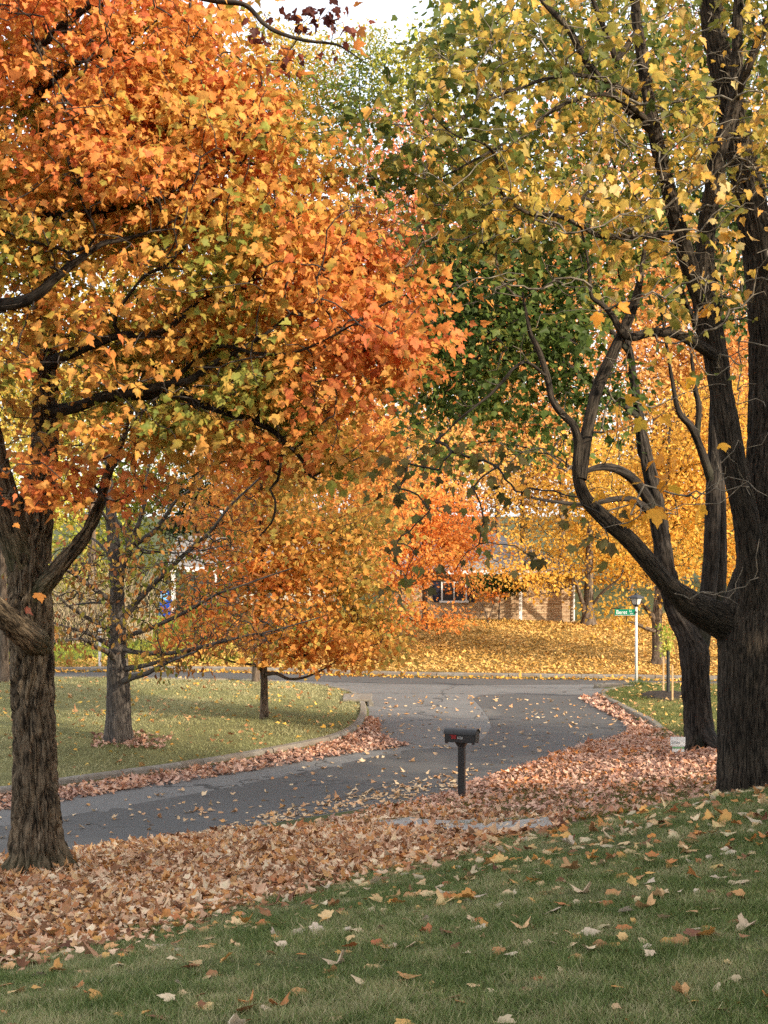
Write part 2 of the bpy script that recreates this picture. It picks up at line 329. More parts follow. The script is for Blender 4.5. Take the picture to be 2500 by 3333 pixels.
# zones (world polygons) used for colouring the ground and for scattering leaves and grass
Z_lawn = hits([(-120, 3150), (350, 3055), (700, 2965), (1000, 2890), (1300, 2815), (1560, 2757), (1800, 2705), (2050, 2668)])
Z_lawn = np.vstack([Z_lawn, [(3.6, 19.5), (5.5, 20), (9, 20), (9, 5), (-6, 5)]])
Z_bank = np.vstack([[(-12, 12.5)], hits([(-40, 3140), (350, 3050), (700, 2960), (1000, 2885), (1300, 2812), (1500, 2768), (1290, 2735), (1050, 2705), (850, 2705), (603, 2730), (377, 2758), (226, 2782), (-40, 2812)]), [(-13, 17.5)]])
Z_right = hits([(1000, 2695), (1250, 2632), (1490, 2580), (1514, 2557), (1664, 2508), (1815, 2455), (1966, 2410), (2045, 2385), (2170, 2400), (2215, 2412), (2400, 2432), (2480, 2450), (2480, 2560), (2345, 2600), (2050, 2655), (1800, 2690), (1600, 2700), (1450, 2680), (1250, 2692)])
Z_kerbl = hits([(-60, 2602), (200, 2566), (339, 2543), (557, 2516), (753, 2482), (942, 2448), (1092, 2416), (1160, 2386), (1195, 2340), (1232, 2345), (1235, 2400), (1340, 2428), (1200, 2446), (1000, 2480), (700, 2530), (400, 2575), (200, 2610), (-60, 2650)])
Z_kerbr = hits([(1880, 2272), (1943, 2266), (2003, 2303), (2139, 2382), (2150, 2400), (2045, 2400), (2049, 2367), (2003, 2337), (1928, 2299)])
Z_far = np.array([(-14, 53.6), (0.5, 52.0), (6.6, 51.0), (18, 49.6), (22, 66), (14, 76), (8, 66.6), (-2, 66.6), (-6, 62)])
Z_leftlawn = np.vstack([left_edge[4:-3], [(-17, 22), (-17, 46)]])
Z_rlawn = np.vstack([right_edge[:-4], [(13, 44.3), (13, 33), (6.2, 33)], hits([(2300, 2415), (2200, 2408)])])
Z_drive = hits([(1215, 2690), (1330, 2712), (1480, 2722), (1640, 2724), (1800, 2712), (1760, 2676), (1600, 2680), (1450, 2688), (1330, 2676)])

def axis(core0, core1, step, lim0, lim1, g=1.18):
    a = list(np.arange(core0, core1 + 1e-6, step)); s = step
    while a[-1] < lim1: s *= g; a.append(a[-1] + s)
    s = step
    while a[0] > lim0: s *= g; a.insert(0, a[0] - s)
    return np.array(a)
gx = axis(-14, 14, 0.28, -700, 700); gy = axis(6, 56, 0.28, -300, 1500)
G = np.stack(np.meshgrid(gx, gy, indexing='ij'), -1).reshape(-1, 2)
dR, nR = sdf(G, ROAD)
core = (np.abs(G[:, 0]) < 14) & (G[:, 1] > 6) & (G[:, 1] < 56)
snap = core & (np.abs(dR) < 0.175); G[snap] = nR[snap]; dR[snap] = 0
zg = S(G)
near_side = sdf(G, np.vstack([near_edge, [(9, 30), (9, 0), (-40, 0)]]))[0] < 0.1
rise = np.where(near_side, 0.03, 0.11)
zg = np.where(dR < -1e-6, zg - 0.3, np.where(dR < 1e-5, zg + rise * 0.3, zg + rise * np.clip(0.6 + dR * 2, 0, 1)))
zg += (noise3(np.c_[G * 1.3, np.zeros(len(G))]) - 0.5) * 0.05 * (dR > 0.3)
n1 = noise3(np.c_[G * 0.5, np.full(len(G), 3.3)]); n2 = noise3(np.c_[G * 2.5, np.full(len(G), 7.7)])
soil = np.array([0.06, 0.052, 0.028]); green = np.array([0.055, 0.075, 0.028]); straw = np.array([0.17, 0.15, 0.065]); brown = np.array([0.15, 0.085, 0.045]); gold = np.array([0.28, 0.17, 0.05])
gc = green[None] * (0.8 + 0.5 * n2[:, None]) + (straw - green)[None] * (0.35 * n1[:, None])
gc = gc * 0.75 + soil * 0.25
def blend(zone, col, w, soft=0.6):
    global gc
    d = sdf(G, zone)[0]; a = (np.clip(0.5 - d / soft, 0, 1) * w)[:, None]; gc = gc * (1 - a) + col * (0.75 + 0.5 * n2[:, None]) * a
blend(Z_leftlawn, straw * 0.9 + green * 0.35, 0.75); blend(Z_rlawn, np.array([0.1, 0.13, 0.035]), 0.6)
blend(Z_bank, brown, 0.95); blend(Z_right, brown, 0.75); blend(Z_kerbl, brown, 0.9); blend(Z_far, gold, 0.75)
idx = np.arange(len(G)).reshape(len(gx), len(gy))
fq = np.stack([idx[:-1, :-1], idx[1:, :-1], idx[1:, 1:], idx[:-1, 1:]], -1).reshape(-1, 4)
def ground_material():
    m, N, L, B = new_mat('lawn_soil')
    at = N.new('ShaderNodeAttribute'); at.attribute_name = 'col'
    geo = N.new('ShaderNodeNewGeometry')
    nz = N.new('ShaderNodeTexNoise'); nz.inputs['Scale'].default_value = 22; nz.inputs['Detail'].default_value = 8; nz.inputs['Roughness'].default_value = 0.75
    L.new(geo.outputs['Position'], nz.inputs['Vector'])
    mr = N.new('ShaderNodeMapRange'); mr.inputs[1].default_value = 0.3; mr.inputs[2].default_value = 0.7; mr.inputs[3].default_value = 0.45; mr.inputs[4].default_value = 1.5
    L.new(nz.outputs[0], mr.inputs[0])
    mx = N.new('ShaderNodeVectorMath'); mx.operation = 'SCALE'; L.new(at.outputs['Color'], mx.inputs[0]); L.new(mr.outputs[0], mx.inputs['Scale'])
    L.new(mx.outputs[0], B.inputs['Base Color']); B.inputs['Roughness'].default_value = 0.95; B.inputs['Specular IOR Level'].default_value = 0.1
    bp = N.new('ShaderNodeBump'); bp.inputs['Strength'].default_value = 0.8; bp.inputs['Distance'].default_value = 0.03
    L.new(nz.outputs[0], bp.inputs['Height']); L.new(bp.outputs[0], B.inputs['Normal'])
    return m
ground = tag(link('ground', make_mesh('ground', np.c_[G, zg], fq, 4, cols=gc), ground_material()), 'sloping lawn ground with leaf strewn grass', kind='structure')
_lx = np.arange(-26, 26.01, 0.16); _ly = np.arange(4, 84.01, 0.16)
_lg = np.stack(np.meshgrid(_lx, _ly, indexing='ij'), -1).reshape(-1, 2)
_S_exact = S; _ls = S(_lg); _ld = sdf(_lg, ROAD)[0]; _ln = sdf(_lg, np.vstack([near_edge, [(9, 30), (9, 0), (-40, 0)]]))[0] < 0.1
_lz = _ls + np.where(_ld < 0, 0.0, np.where(_ln, 0.03, 0.11) * np.clip(0.6 + _ld * 2, 0, 1))
_ls = _ls.reshape(len(_lx), len(_ly)); _lz = _lz.reshape(len(_lx), len(_ly))
def _look(T, xy):
    xy = np.atleast_2d(np.asarray(xy, float)); fx = np.clip((xy[:, 0] - _lx[0]) / 0.16, 0, len(_lx) - 1.001); fy = np.clip((xy[:, 1] - _ly[0]) / 0.16, 0, len(_ly) - 1.001)
    i, j = fx.astype(int), fy.astype(int); a, c = fx - i, fy - j
    return T[i, j] * (1 - a) * (1 - c) + T[i + 1, j] * a * (1 - c) + T[i, j + 1] * (1 - a) * c + T[i + 1, j + 1] * a * c
def ground_z(xy): return _look(_lz, xy)
def S_fast(xy): return _look(_ls, xy)

road = tag(sheet('road', ROAD, 0.5, 0.0, M['asphalt_old'], grow=0.7), kind='structure')
dark_px = [(-300, 2735), (0, 2690), (200, 2660), (560, 2597), (900, 2532), (1150, 2478), (1330, 2440), (1480, 2432), (1551, 2420), (1583, 2395), (1600, 2364), (1590, 2335), (1568, 2305), (1540, 2274), (1560, 2262), (1700, 2258), (1900, 2262), (1960, 2290), (2060, 2345), (2110, 2375), (2090, 2400), (1966, 2425), (1815, 2464), (1664, 2512), (1490, 2570), (1250, 2618), (829, 2686), (603, 2718), (377, 2748), (226, 2772), (0, 2799), (-300, 2835)]
dp = hits(dark_px)
resurf = tag(sheet('resurfaced_road', dp, 0.3, 0.005, M['asphalt_new']), kind='structure')
street_px = np.array([(-60, 56.5), (-11, 50.2), (0.5, 48.6), (6, 47.7), (11, 46.6), (60, 41), (60, 44), (11, 50), (6.6, 50.6), (0.5, 51.6), (-11, 53), (-60, 59.5)])
tag(sheet('resurfaced_lane', street_px, 0.5, 0.005, M['asphalt_new']), kind='structure')
drive = tag(sheet('driveway', Z_drive, 0.12, 0.08, M['drive']), kind='structure')

# kerbs: real segments with joints
def kerb(name, line, seg, w=0.17, h=0.13, side=1, skip=()):
    root = tag(bpy.data.objects.new(name, None), kind='structure'); COL.objects.link(root)
    d = np.r_[0, np.cumsum(np.hypot(*np.diff(line, axis=0).T))]; n = int(d[-1] / seg)
    for k in range(n):
        t = np.linspace(k * seg + 0.012, (k + 1) * seg - 0.012, 7)
        p = np.c_[np.interp(t, d, line[:, 0]), np.interp(t, d, line[:, 1])]
        if any(a < p[3, 0] < b for a, b in skip): continue
        tg = norm(np.gradient(p, axis=0)); nrm = np.c_[-tg[:, 1], tg[:, 0]] * side
        z = S(p) + rng.normal(0, 0.006) ; prof = [(-0.02, -0.3), (0.0, -0.02), (0.025, h - 0.03), (0.05, h), (w, h + 0.01), (w + 0.02, -0.3)]
        vs = []
        for i in range(7):
            for (o, hh) in prof: vs.append((p[i, 0] + nrm[i, 0] * o, p[i, 1] + nrm[i, 1] * o, z[i] + hh))
        m = len(prof); fs = [(i * m + j, i * m + j + 1, (i + 1) * m + j + 1, (i + 1) * m + j) for i in range(6) for j in range(m - 1)]
        fs += [tuple(range(m)), tuple(range(6 * m + m - 1, 6 * m - 1, -1))]
        MB().poly(vs, fs).build('kerb_stone', M['concrete'], root)
    return root
le = left_edge
k_on = (le[:, 0] > -17.5)
kerb('kerb_left', le[k_on], 1.9, side=-1)
kerb('kerb_right', right_edge[:-2], 1.9, side=-1)
kerb('kerb_far', np.array([(16, 49.3), (11, 50), (6.6, 50.6), (0.5, 51.6), (-11, 53), (-20, 54.2)]), 2.4, w=0.2, h=0.14, side=-1)
#PART3
# ------------------------------------------------------------------ leaves
def mirror(half):
    h = np.array(half, float); return np.vstack([h, (h[1:-1] * [-1, 1])[::-1]])
MAPLE = mirror([(0, 0.02), (0.14, -0.05), (0.34, -0.02), (0.35, 0.15), (0.56, 0.30), (0.52, 0.55), (0.29, 0.52), (0.28, 0.70), (0.13, 0.80), (0, 1.0)])
MAPLE8 = mirror([(0, 0), (0.34, 0.0), (0.33, 0.18), (0.54, 0.42), (0.27, 0.55), (0, 1.0)])
MAPLE6 = mirror([(0, 0), (0.36, 0.04), (0.54, 0.40), (0.25, 0.54), (0, 1.0)])
OVAL = mirror([(0, 0), (0.26, 0.3), (0.3, 0.6), (0, 1.0)])
KITE = np.array([(0, 0), (0.36, 0.45), (0, 1.0), (-0.36, 0.45)])
def template(outline):
    n = len(outline)
    if n == 4: return outline, np.array([(0, 1, 2), (0, 2, 3)])
    if n == 8: return outline, np.array([(0, 1, 2), (0, 2, 3), (0, 3, 4), (0, 4, 5), (0, 5, 6), (0, 6, 7)])
    v = np.vstack([[(0, 0.38)], outline]); return v, np.array([(0, 1 + i, 1 + (i + 1) % n) for i in range(n)])

def leaf_cloud(pos, tip, nrm, size, col, outline=MAPLE, curl=0.35, fold=0.25, petiole=False):
    T, tri = template(outline); n = len(pos); tip = norm(tip); x = norm(np.cross(tip, nrm)); nz = np.cross(x, tip)
    c1 = rng.normal(0, curl, (n, 1)); c2 = rng.normal(0, curl, (n, 1)) - curl * 0.6; fo = rng.normal(0.05, fold, (n, 1)); wx = rng.uniform(0.62, 1.1, (n, 1))
    tx = T[None, :, 0] * wx; ty = np.repeat(T[None, :, 1], n, 0)
    tz = c1 * tx ** 2 * 1.5 + c2 * ty ** 2 + fo * np.abs(tx)
    s = size[:, None, None]
    v = pos[:, None, :] + s * (tx[..., None] * x[:, None, :] + ty[..., None] * tip[:, None, :] + tz[..., None] * nz[:, None, :])
    shade = rng.uniform(0.92, 1.08, (n, len(T), 1))
    grad = np.clip(np.hypot(T[:, 0], T[:, 1] - 0.4) / 0.6, 0, 1)[None, :, None]
    c = np.clip(col[:, None, :] * shade * (np.array([0.97, 1.12, 1.05]) * (1 - grad) + np.array([1.04, 0.92, 0.9]) * grad), 0, 1)
    f = tri[None] + (np.arange(n) * len(T))[:, None, None]
    return v.reshape(-1, 3), f.reshape(-1, 3), c.reshape(-1, 3)

def leaf_object(name, parent, arr, outline, mat, curl=0.35, fold=0.25, stuff=True):
    v, f, c = leaf_cloud(*arr, outline=outline, curl=curl, fold=fold)
    o = link(name, make_mesh(name, v, f, 3, cols=c, smooth=False), mat, parent)
    if stuff: o['kind'] = 'stuff'
    return o

LEAF_VARIANTS = {}
def leaf_variants(key, outline, curl, fold, mat):
    if key not in LEAF_VARIANTS:
        L_ = []
        for k in range(10):
            v, f, c = leaf_cloud(np.zeros((1, 3)), np.array([[0, 1., 0]]), np.array([[0, 0, 1.]]), np.ones(1), np.ones((1, 3)), outline, curl, fold)
            me = make_mesh(key, v, f, 3, smooth=False); me.materials.append(mat); L_.append(me)
        LEAF_VARIANTS[key] = L_
    return LEAF_VARIANTS[key]
def single_leaves(name, parent, arr, outline, mat, curl, fold, label=None):
    pos, tip, nrm, size, col = arr; tip = norm(tip); x = norm(np.cross(tip, nrm)); nz = np.cross(x, tip); V_ = leaf_variants(name + mat.name, outline, curl, fold, mat)
    off = np.array(parent.location) if parent is not None else np.zeros(3)
    for i in range(len(pos)):
        o = bpy.data.objects.new(name, V_[i % len(V_)]); COL.objects.link(o); o.parent = parent
        s = size[i]; p = pos[i] - off
        o.matrix_local = Matrix(((x[i, 0] * s, tip[i, 0] * s, nz[i, 0] * s, p[0]), (x[i, 1] * s, tip[i, 1] * s, nz[i, 1] * s, p[1]), (x[i, 2] * s, tip[i, 2] * s, nz[i, 2] * s, p[2]), (0, 0, 0, 1)))
        o.color = (*np.clip(col[i], 0, 1), 1)

def palette(cols, pos, freq=0.6, rand=0.35, seed=0.0, bias=None):
    """per-leaf colour: patches of the palette from smooth noise, plus leaf to leaf scatter"""
    C = np.array([lin(c) for c in cols]); n = len(pos)
    t = noise3(pos * freq + seed) * 0.6 + noise3(pos * freq * 3.1 + seed + 9) * 0.4
    t = (t - 0.5) * 1.9 + 0.5 + rng.normal(0, rand, n)
    if bias is not None: t = t + bias
    t = np.minimum(1 - np.abs(1 - np.abs(t) % 2), 0.999) * (len(C) - 1); i = t.astype(int); f = (t - i)[:, None]
    return (C[i] * (1 - f) + C[i + 1] * f) * rng.uniform(0.78, 1.18, (n, 1))

# ------------------------------------------------------------------ wood
def frames(p):
    t = norm(np.gradient(p, axis=0)); u = norm(np.cross(t[0], [0.3, 1, 0.1])); U = []
    for i in range(len(p)):
        u = norm(u - t[i] * (u @ t[i])); U.append(u)
    U = np.array(U); return t, U, np.cross(t, U)

def tube_mesh(name, p, r, sides, furrow=0.0, fscale=(16, 2.5), flare=0.0, lobes=5, seed=0.0, lumps=0.06):
    p = np.asarray(p, float); r = np.asarray(r, float); t, u, w = frames(p); n = len(p)
    s = np.r_[0, np.cumsum(np.linalg.norm(np.diff(p, axis=0), axis=1))]
    th = np.arange(sides) * 2 * math.pi / sides; ct, st = np.cos(th), np.sin(th)
    R = np.repeat(r[:, None], sides, 1)
    bk = np.stack([R * ct, R * st, np.repeat(s[:, None], sides, 1)], -1)
    if flare:
        e = np.exp(-s / 0.3)[:, None]; R = R * (1 + flare * e * (0.75 + 0.55 * np.cos(lobes * th + seed) + 0.2 * np.cos(3 * th + 2 * seed)))
    R = R * (1 + lumps * (noise3(bk * [3, 3, 1.2] + seed) - 0.5) * 2)
    if furrow:
        q = bk * [fscale[0], fscale[0], fscale[1]] + seed; q[..., :2] += (noise3(bk * [4, 4, 3] + 5)[..., None] - 0.5) * 1.6
        rd = 1 - np.abs(2 * noise3(q) - 1); rd2 = 1 - np.abs(2 * noise3(q * [2.1, 2.1, 2.6] + 3.7) - 1)
        R = R - furrow * np.clip(np.clip((rd - 0.62) / 0.3, 0, 1) + 0.5 * np.clip((rd2 - 0.72) / 0.25, 0, 1), 0, 1.3) + furrow * 0.3
    v = p[:, None, :] + R[..., None] * (ct[None, :, None] * u[:, None, :] + st[None, :, None] * w[:, None, :])
    i = np.arange(n - 1)[:, None] * sides; j = np.arange(sides)[None]; j2 = (j + 1) % sides
    f = np.stack([i + j, i + j2, i + sides + j2, i + sides + j], -1).reshape(-1, 4)
    return make_mesh(name, v.reshape(-1, 3), f, 4, bk=bk.reshape(-1, 3))

def limb_path(pts, step=0.05):
    """photograph points (x, y, distance, width) -> smooth 3D path with radii"""
    a = np.array([np.r_[P(x, y, d), w / 2 / F * d] for x, y, d, w in pts]); q = smooth_line(a, 8)
    s = np.r_[0, np.cumsum(np.linalg.norm(np.diff(q[:, :3], axis=0), axis=1))]; n = max(4, int(s[-1] / step))
    tt = np.linspace(0, s[-1], n); o = np.stack([np.interp(tt, s, q[:, k]) for k in range(4)], -1)
    return o[:, :3], np.maximum(o[:, 3], 0.003)

def seg_mesh(name, p0, p1, r0, r1, sides=4):
    n = len(p0); d = norm(p1 - p0); ref = np.where(np.abs(d[:, 2:3]) > 0.9, [[1., 0, 0]], [[0, 0, 1.]])
    u = norm(np.cross(d, ref)); w = np.cross(d, u); th = np.arange(sides) * 2 * math.pi / sides
    ring = np.cos(th)[None, :, None] * u[:, None] + np.sin(th)[None, :, None] * w[:, None]
    ext = d * r1[:, None] * 0.4
    v = np.concatenate([p0[:, None] + ring * r0[:, None, None], (p1 + ext)[:, None] + ring * r1[:, None, None]], 1)
    b = (np.arange(n) * 2 * sides)[:, None]; j = np.arange(sides)[None]; j2 = (j + 1) % sides
    f = np.stack([b + j, b + j2, b + sides + j2, b + sides + j], -1).reshape(-1, 4)
    return make_mesh(name, v.reshape(-1, 3), f, 4)

def grow(skel_p, skel_r, targets, balance=0.3, step=0.3, wiggle=0.12, rtip=0.004, expo=0.42, arch=0.15):
    """join every target to the growing skeleton by curved branches; radii follow what each branch carries"""
    cap = len(skel_p) + len(targets) * 14 + 10
    pos = np.zeros((cap, 3)); par = np.full(cap, -1); pl = np.zeros(cap); dr = np.zeros((cap, 3)); base = np.zeros(cap)
    n = len(skel_p); pos[:n] = skel_p; base[:n] = skel_r; ends = []; n0 = n
    dist = np.array([np.min(((skel_p - t) ** 2).sum(1)) for t in targets]) if len(targets) else []
    for k in np.argsort(dist):
        t = targets[k]; d = np.sqrt(((pos[:n] - t) ** 2).sum(1)); low = np.maximum(0, pos[:n, 2] - t[2]) * 0.5
        j = int(np.argmin(d + balance * pl[:n] + low)); L_ = d[j]
        m = max(2, min(12, int(L_ / step) + 1)); a = pos[j]; dd = t - a
        side = rng.normal(0, wiggle, 3) * L_; side[2] += arch * L_; ctrl_ = a + dd * 0.5 + side
        last = j
        for q in range(1, m + 1):
            s = q / m; p = (1 - s) ** 2 * a + 2 * s * (1 - s) * ctrl_ + s * s * t
            if q < m: p = p + rng.normal(0, 0.03, 3) * min(1, L_)
            pos[n] = p; par[n] = last; pl[n] = pl[last] + np.linalg.norm(p - pos[last]); last = n; n += 1
        ends.append(last)
    cnt = np.zeros(n)
    for e in ends: cnt[e] += 1
    for i in range(n - 1, n0 - 1, -1):
        if par[i] >= n0: cnt[par[i]] += cnt[i]
    r = rtip * np.maximum(cnt, 1) ** expo
    i = np.arange(n0, n); pr = par[i]; r0 = np.where(pr >= n0, r[pr], np.minimum(r[i] * 1.15, np.maximum(base[np.minimum(pr, n0 - 1)] * 0.75, 0.006)))
    r0 = np.minimum(r0, r[i] * 1.5)
    return pos[pr], pos[i], r0, r[i], pos[np.array(ends, int)] if ends else np.zeros((0, 3)), (norm(pos[np.array(ends, int)] - pos[par[np.array(ends, int)]]) if ends else np.zeros((0, 3)))

def blob_points(blobs, spacing, clump=0.0, thresh=0.0, seed=0.0):
    """blobs: (px, py, Y, rx, ry, rz, density) -> spray centres in world space"""
    out = []
    for (px, py, Y, rx, ry, rz, dens) in blobs:
        c = P(px, py, Y); n = int(4.19 * rx * ry * rz / spacing ** 3 * dens) + 1
        q = rng.normal(0, 1, (n, 3)); q = norm(q) * (rng.random((n, 1)) ** (1 / 2.6)); p = c + q * [rx, ry, rz]
        out.append(p)
    p = np.vstack(out)
    if thresh: p = p[noise3(p * clump + seed) > thresh]
    return p

def spray_leaves(ends, dirs, per, spread, flat=0.35, size=0.1, droop=0.5, sizevar=0.2, tilt=0.6):
    n = len(ends) * per; e = np.repeat(ends, per, 0); d = np.repeat(dirs, per, 0)
    off = rng.normal(0, 1, (n, 3)) * spread * [1, 1, flat] - d * np.abs(rng.normal(0, spread * 0.8, (n, 1)))
    pos = e + off
    tip = norm(d * 0.5 + off / spread * 0.5 + rng.normal(0, 0.5, (n, 3)) + [0, 0, -droop])
    nrm = rng.normal(0, tilt, (n, 3)) + norm(off + 1e-6) * 0.3 + [0.15, -0.55, 0.6]
    return pos, tip, nrm, size * np.clip(rng.normal(1, sizevar, n), 0.35, 1.6)

def split_largest(arr, count, window):
    """the leaves that show largest: nearest ones inside the picture"""
    pos = arr[0]; px = CX + F * pos[:, 0] / pos[:, 1]; py = CY - F * pos[:, 2] / pos[:, 1]
    m = (px > window[0]) & (px < window[2]) & (py > window[1]) & (py < window[3])
    key = np.where(m, arr[3] / pos[:, 1], -1); order = np.argsort(-key); a, b = order[:count], order[count:]
    return tuple(x[a] for x in arr), tuple(x[b] for x in arr)

def prune(arr, limbs, margin=9, p=0.8, ahead=0.25):
    """thin the leaves that hang right in front of the traced limbs, as in the open crown of the photograph"""
    pos = arr[0]; px = CX + F * pos[:, 0] / pos[:, 1]; py = CY - F * pos[:, 2] / pos[:, 1]; kill = np.zeros(len(pos), bool)
    for pts in limbs:
        q, r = limb_path(pts, 0.1); lx = CX + F * q[:, 0] / q[:, 1]; ly = CY - F * q[:, 2] / q[:, 1]; rw = r / q[:, 1] * F
        m = (px > lx.min() - 60) & (px < lx.max() + 60) & (py > ly.min() - 60) & (py < ly.max() + 60); I = np.where(m)[0]
        if not len(I): continue
        d2 = (px[I, None] - lx) ** 2 + (py[I, None] - ly) ** 2; k = d2.argmin(1)
        kill[I] |= (np.sqrt(d2[np.arange(len(I)), k]) < rw[k] + margin) & (pos[I, 1] < q[k, 1] + ahead)
    kill &= rng.random(len(pos)) < p
    return tuple(x[~kill] for x in arr)

def by_detail(arr, near=0.45, margin=80):
    """near leaves in view, farther leaves in view, leaves out of view"""
    pos = arr[0]; px = CX + F * pos[:, 0] / pos[:, 1]; py = CY - F * pos[:, 2] / pos[:, 1]
    inn = (px > -margin) & (px < 2500 + margin) & (py > -margin) & (py < 3333); cut = np.quantile(pos[inn, 1], near); a = inn & (pos[:, 1] <= cut); c = inn & ~a
    out = ~inn & (rng.random(len(pos)) < 0.6)
    return [tuple(x[m] for x in arr) for m in (a, c, out)]

class Tree:
    def __init__(s, name, label, cat, base, group=None):
        s.root = thing(name, label, cat, base, group); s.off = np.array(base); s.sp = []; s.sr = []
    def wood(s, part, pts, mat, sides=14, step=0.06, feed=True, **kw):
        p, r = limb_path(pts, step)
        o = link(part, tube_mesh(part, p - s.off, r, sides, **kw), mat, s.root)
        if feed: s.sp.append(p[::3]); s.sr.append(r[::3])
        return o
    def skeleton(s): return np.vstack(s.sp), np.concatenate(s.sr)
    def twigs(s, targets, mat, name='branches', **kw):
        sp, sr = s.skeleton(); p0, p1, r0, r1, e, d = grow(sp, sr, targets, **kw)
        if len(p0):
            o = link(name, seg_mesh(name, p0 - s.off, p1 - s.off, r0, r1, 4 if kw.get('step', 0.3) < 0.35 else 3), mat, s.root); o['kind'] = 'stuff'
        return e, d
    def crown(s, arr, outline, curl=0.3, fold=0.25, mat=None, name='crown'):
        pos, tip, nrm, size, col = arr
        return leaf_object(name, s.root, (pos - s.off, tip, nrm, size, col), outline, mat or M['leaf'], curl, fold)
#PART4
# ------------------------------------------------------------------ the furrowed orange maple on the left
t = Tree('maple_tree', 'large orange maple with furrowed trunk beside the road edge', 'tree', tuple(P(118, 2850, 18.5)))
t.wood('trunk', [(120, 2885, 18.5, 160), (120, 2800, 18.5, 150), (118, 2650, 18.5, 144), (114, 2480, 18.5, 138), (108, 2300, 18.5, 134), (102, 2100, 18.4, 136), (94, 1900, 18.4, 138), (94, 1780, 18.4, 138), (118, 1650, 18.4, 118), (142, 1480, 18.3, 84), (148, 1300, 18.3, 78), (145, 1050, 18.3, 74), (140, 750, 18.2, 68), (130, 450, 18.2, 58), (125, 150, 18.1, 45), (120, -200, 18, 34), (115, -600, 18, 14)],
       M['bark_left'], sides=150, step=0.03, furrow=0.055, fscale=(16, 2.9), flare=1.1, lobes=5, seed=1.3)
LB = M['bark_limb']
LIMBS = [
    ('limb', [(85, 1830, 18.4, 130), (30, 1680, 18.2, 104), (-30, 1450, 18, 90), (-80, 1100, 18, 75), (-100, 700, 18, 60), (-80, 200, 18, 45), (-60, -400, 18, 14)]),
    ('limb', [(135, 2110, 18.4, 70), (110, 2085, 18.15, 92), (60, 2045, 17.8, 90), (0, 1990, 17.4, 78), (-120, 1880, 16.8, 66), (-300, 1700, 16, 50), (-500, 1500, 15.5, 22)]),
    ('limb', [(115, 1940, 18.3, 62), (190, 1850, 18.05, 55), (240, 1790, 17.95, 50), (290, 1720, 17.9, 42), (325, 1640, 17.8, 35), (352, 1540, 17.7, 29), (390, 1450, 17.6, 22), (430, 1340, 17.5, 14), (470, 1200, 17.4, 8)]),
    ('limb', [(150, 1340, 18.3, 46), (210, 1332, 18, 42), (270, 1318, 17.6, 38), (330, 1292, 17.2, 35), (450, 1272, 16.8, 31), (560, 1248, 16.6, 28), (620, 1235, 16.5, 26), (700, 1182, 16.4, 22), (760, 1150, 16.3, 17), (860, 1090, 16.2, 12), (960, 1010, 16.1, 7)]),
    ('limb', [(330, 1292, 17.2, 30), (440, 1290, 17.15, 34), (560, 1282, 17.1, 28), (640, 1310, 17, 25), (720, 1338, 16.9, 23), (860, 1385, 16.8, 20), (930, 1440, 16.7, 17), (985, 1500, 16.7, 13), (1000, 1540, 16.7, 10), (1032, 1562, 16.7, 7)]),
    ('limb', [(925, 1436, 16.7, 12), (915, 1500, 16.65, 10), (905, 1560, 16.6, 9), (880, 1592, 16.6, 9), (896, 1630, 16.6, 8), (888, 1692, 16.6, 7), (845, 1745, 16.6, 5)]),
    ('limb', [(-90, 1010, 17.6, 52), (0, 992, 16.8, 46), (60, 985, 16.5, 42), (120, 960, 16.3, 37), (180, 905, 16.2, 31), (250, 850, 16.2, 25), (330, 795, 16.2, 19), (400, 780, 16.2, 15), (500, 750, 16.2, 10), (600, 700, 16.2, 5)]),
    ('limb', [(212, 882, 16.2, 15), (222, 822, 16.15, 13), (120, 790, 16.1, 11), (0, 745, 16, 9), (-90, 690, 16, 6)]),
    ('limb', [(222, 822, 16.15, 12), (290, 800, 16.1, 11), (310, 745, 16, 9), (265, 650, 16, 7), (250, 560, 16, 4)]),
    ('limb', [(148, 1185, 18.3, 40), (230, 1150, 17.5, 36), (310, 1118, 17, 31), (390, 1092, 16.8, 27), (490, 1088, 16.6, 23), (560, 1060, 16.5, 19), (640, 985, 16.5, 14), (720, 950, 16.4, 9), (860, 900, 16.3, 5)]),
    ('limb', [(392, 1092, 16.8, 15), (373, 1050, 16.7, 12), (400, 990, 16.6, 11), (470, 900, 16.6, 10), (560, 850, 16.6, 9), (640, 750, 16.6, 8), (700, 640, 16.6, 6), (790, 430, 16.6, 4)]),
    ('limb', [(140, 700, 18.2, 30), (300, 690, 17.6, 22), (420, 672, 17.2, 14), (520, 650, 17, 12), (640, 560, 16.9, 9), (800, 440, 16.8, 5)]),
    ('limb', [(130, 300, 18.1, 26), (240, 210, 17.5, 20), (380, 165, 17.2, 12), (520, 60, 17.1, 6)]),
    ('limb', [(125, 150, 18.1, 30), (400, -60, 17.4, 25), (560, -30, 17, 22), (700, 3, 16.8, 19), (798, 16, 16.7, 17), (863, 81, 16.6, 15), (928, 114, 16.6, 14), (1004, 133, 16.6, 12), (1074, 141, 16.6, 9), (1112, 152, 16.6, 7), (1190, 205, 16.6, 4)]),
    ('limb', [(560, 1240, 16.6, 16), (700, 1130, 16.3, 13), (830, 1150, 16, 12), (940, 1150, 15.8, 11), (1030, 1120, 15.6, 8), (1180, 1040, 15.4, 5)]),
]
for part, pts in LIMBS:
    big_ = pts[0][3] > 58
    t.wood(part, pts, M['bark_left'] if big_ else LB, sides=40 if big_ else 12, step=0.04 if big_ else 0.06, furrow=0.02 if big_ else 0.004, fscale=(20, 3) if big_ else (40, 5), seed=len(t.sp))
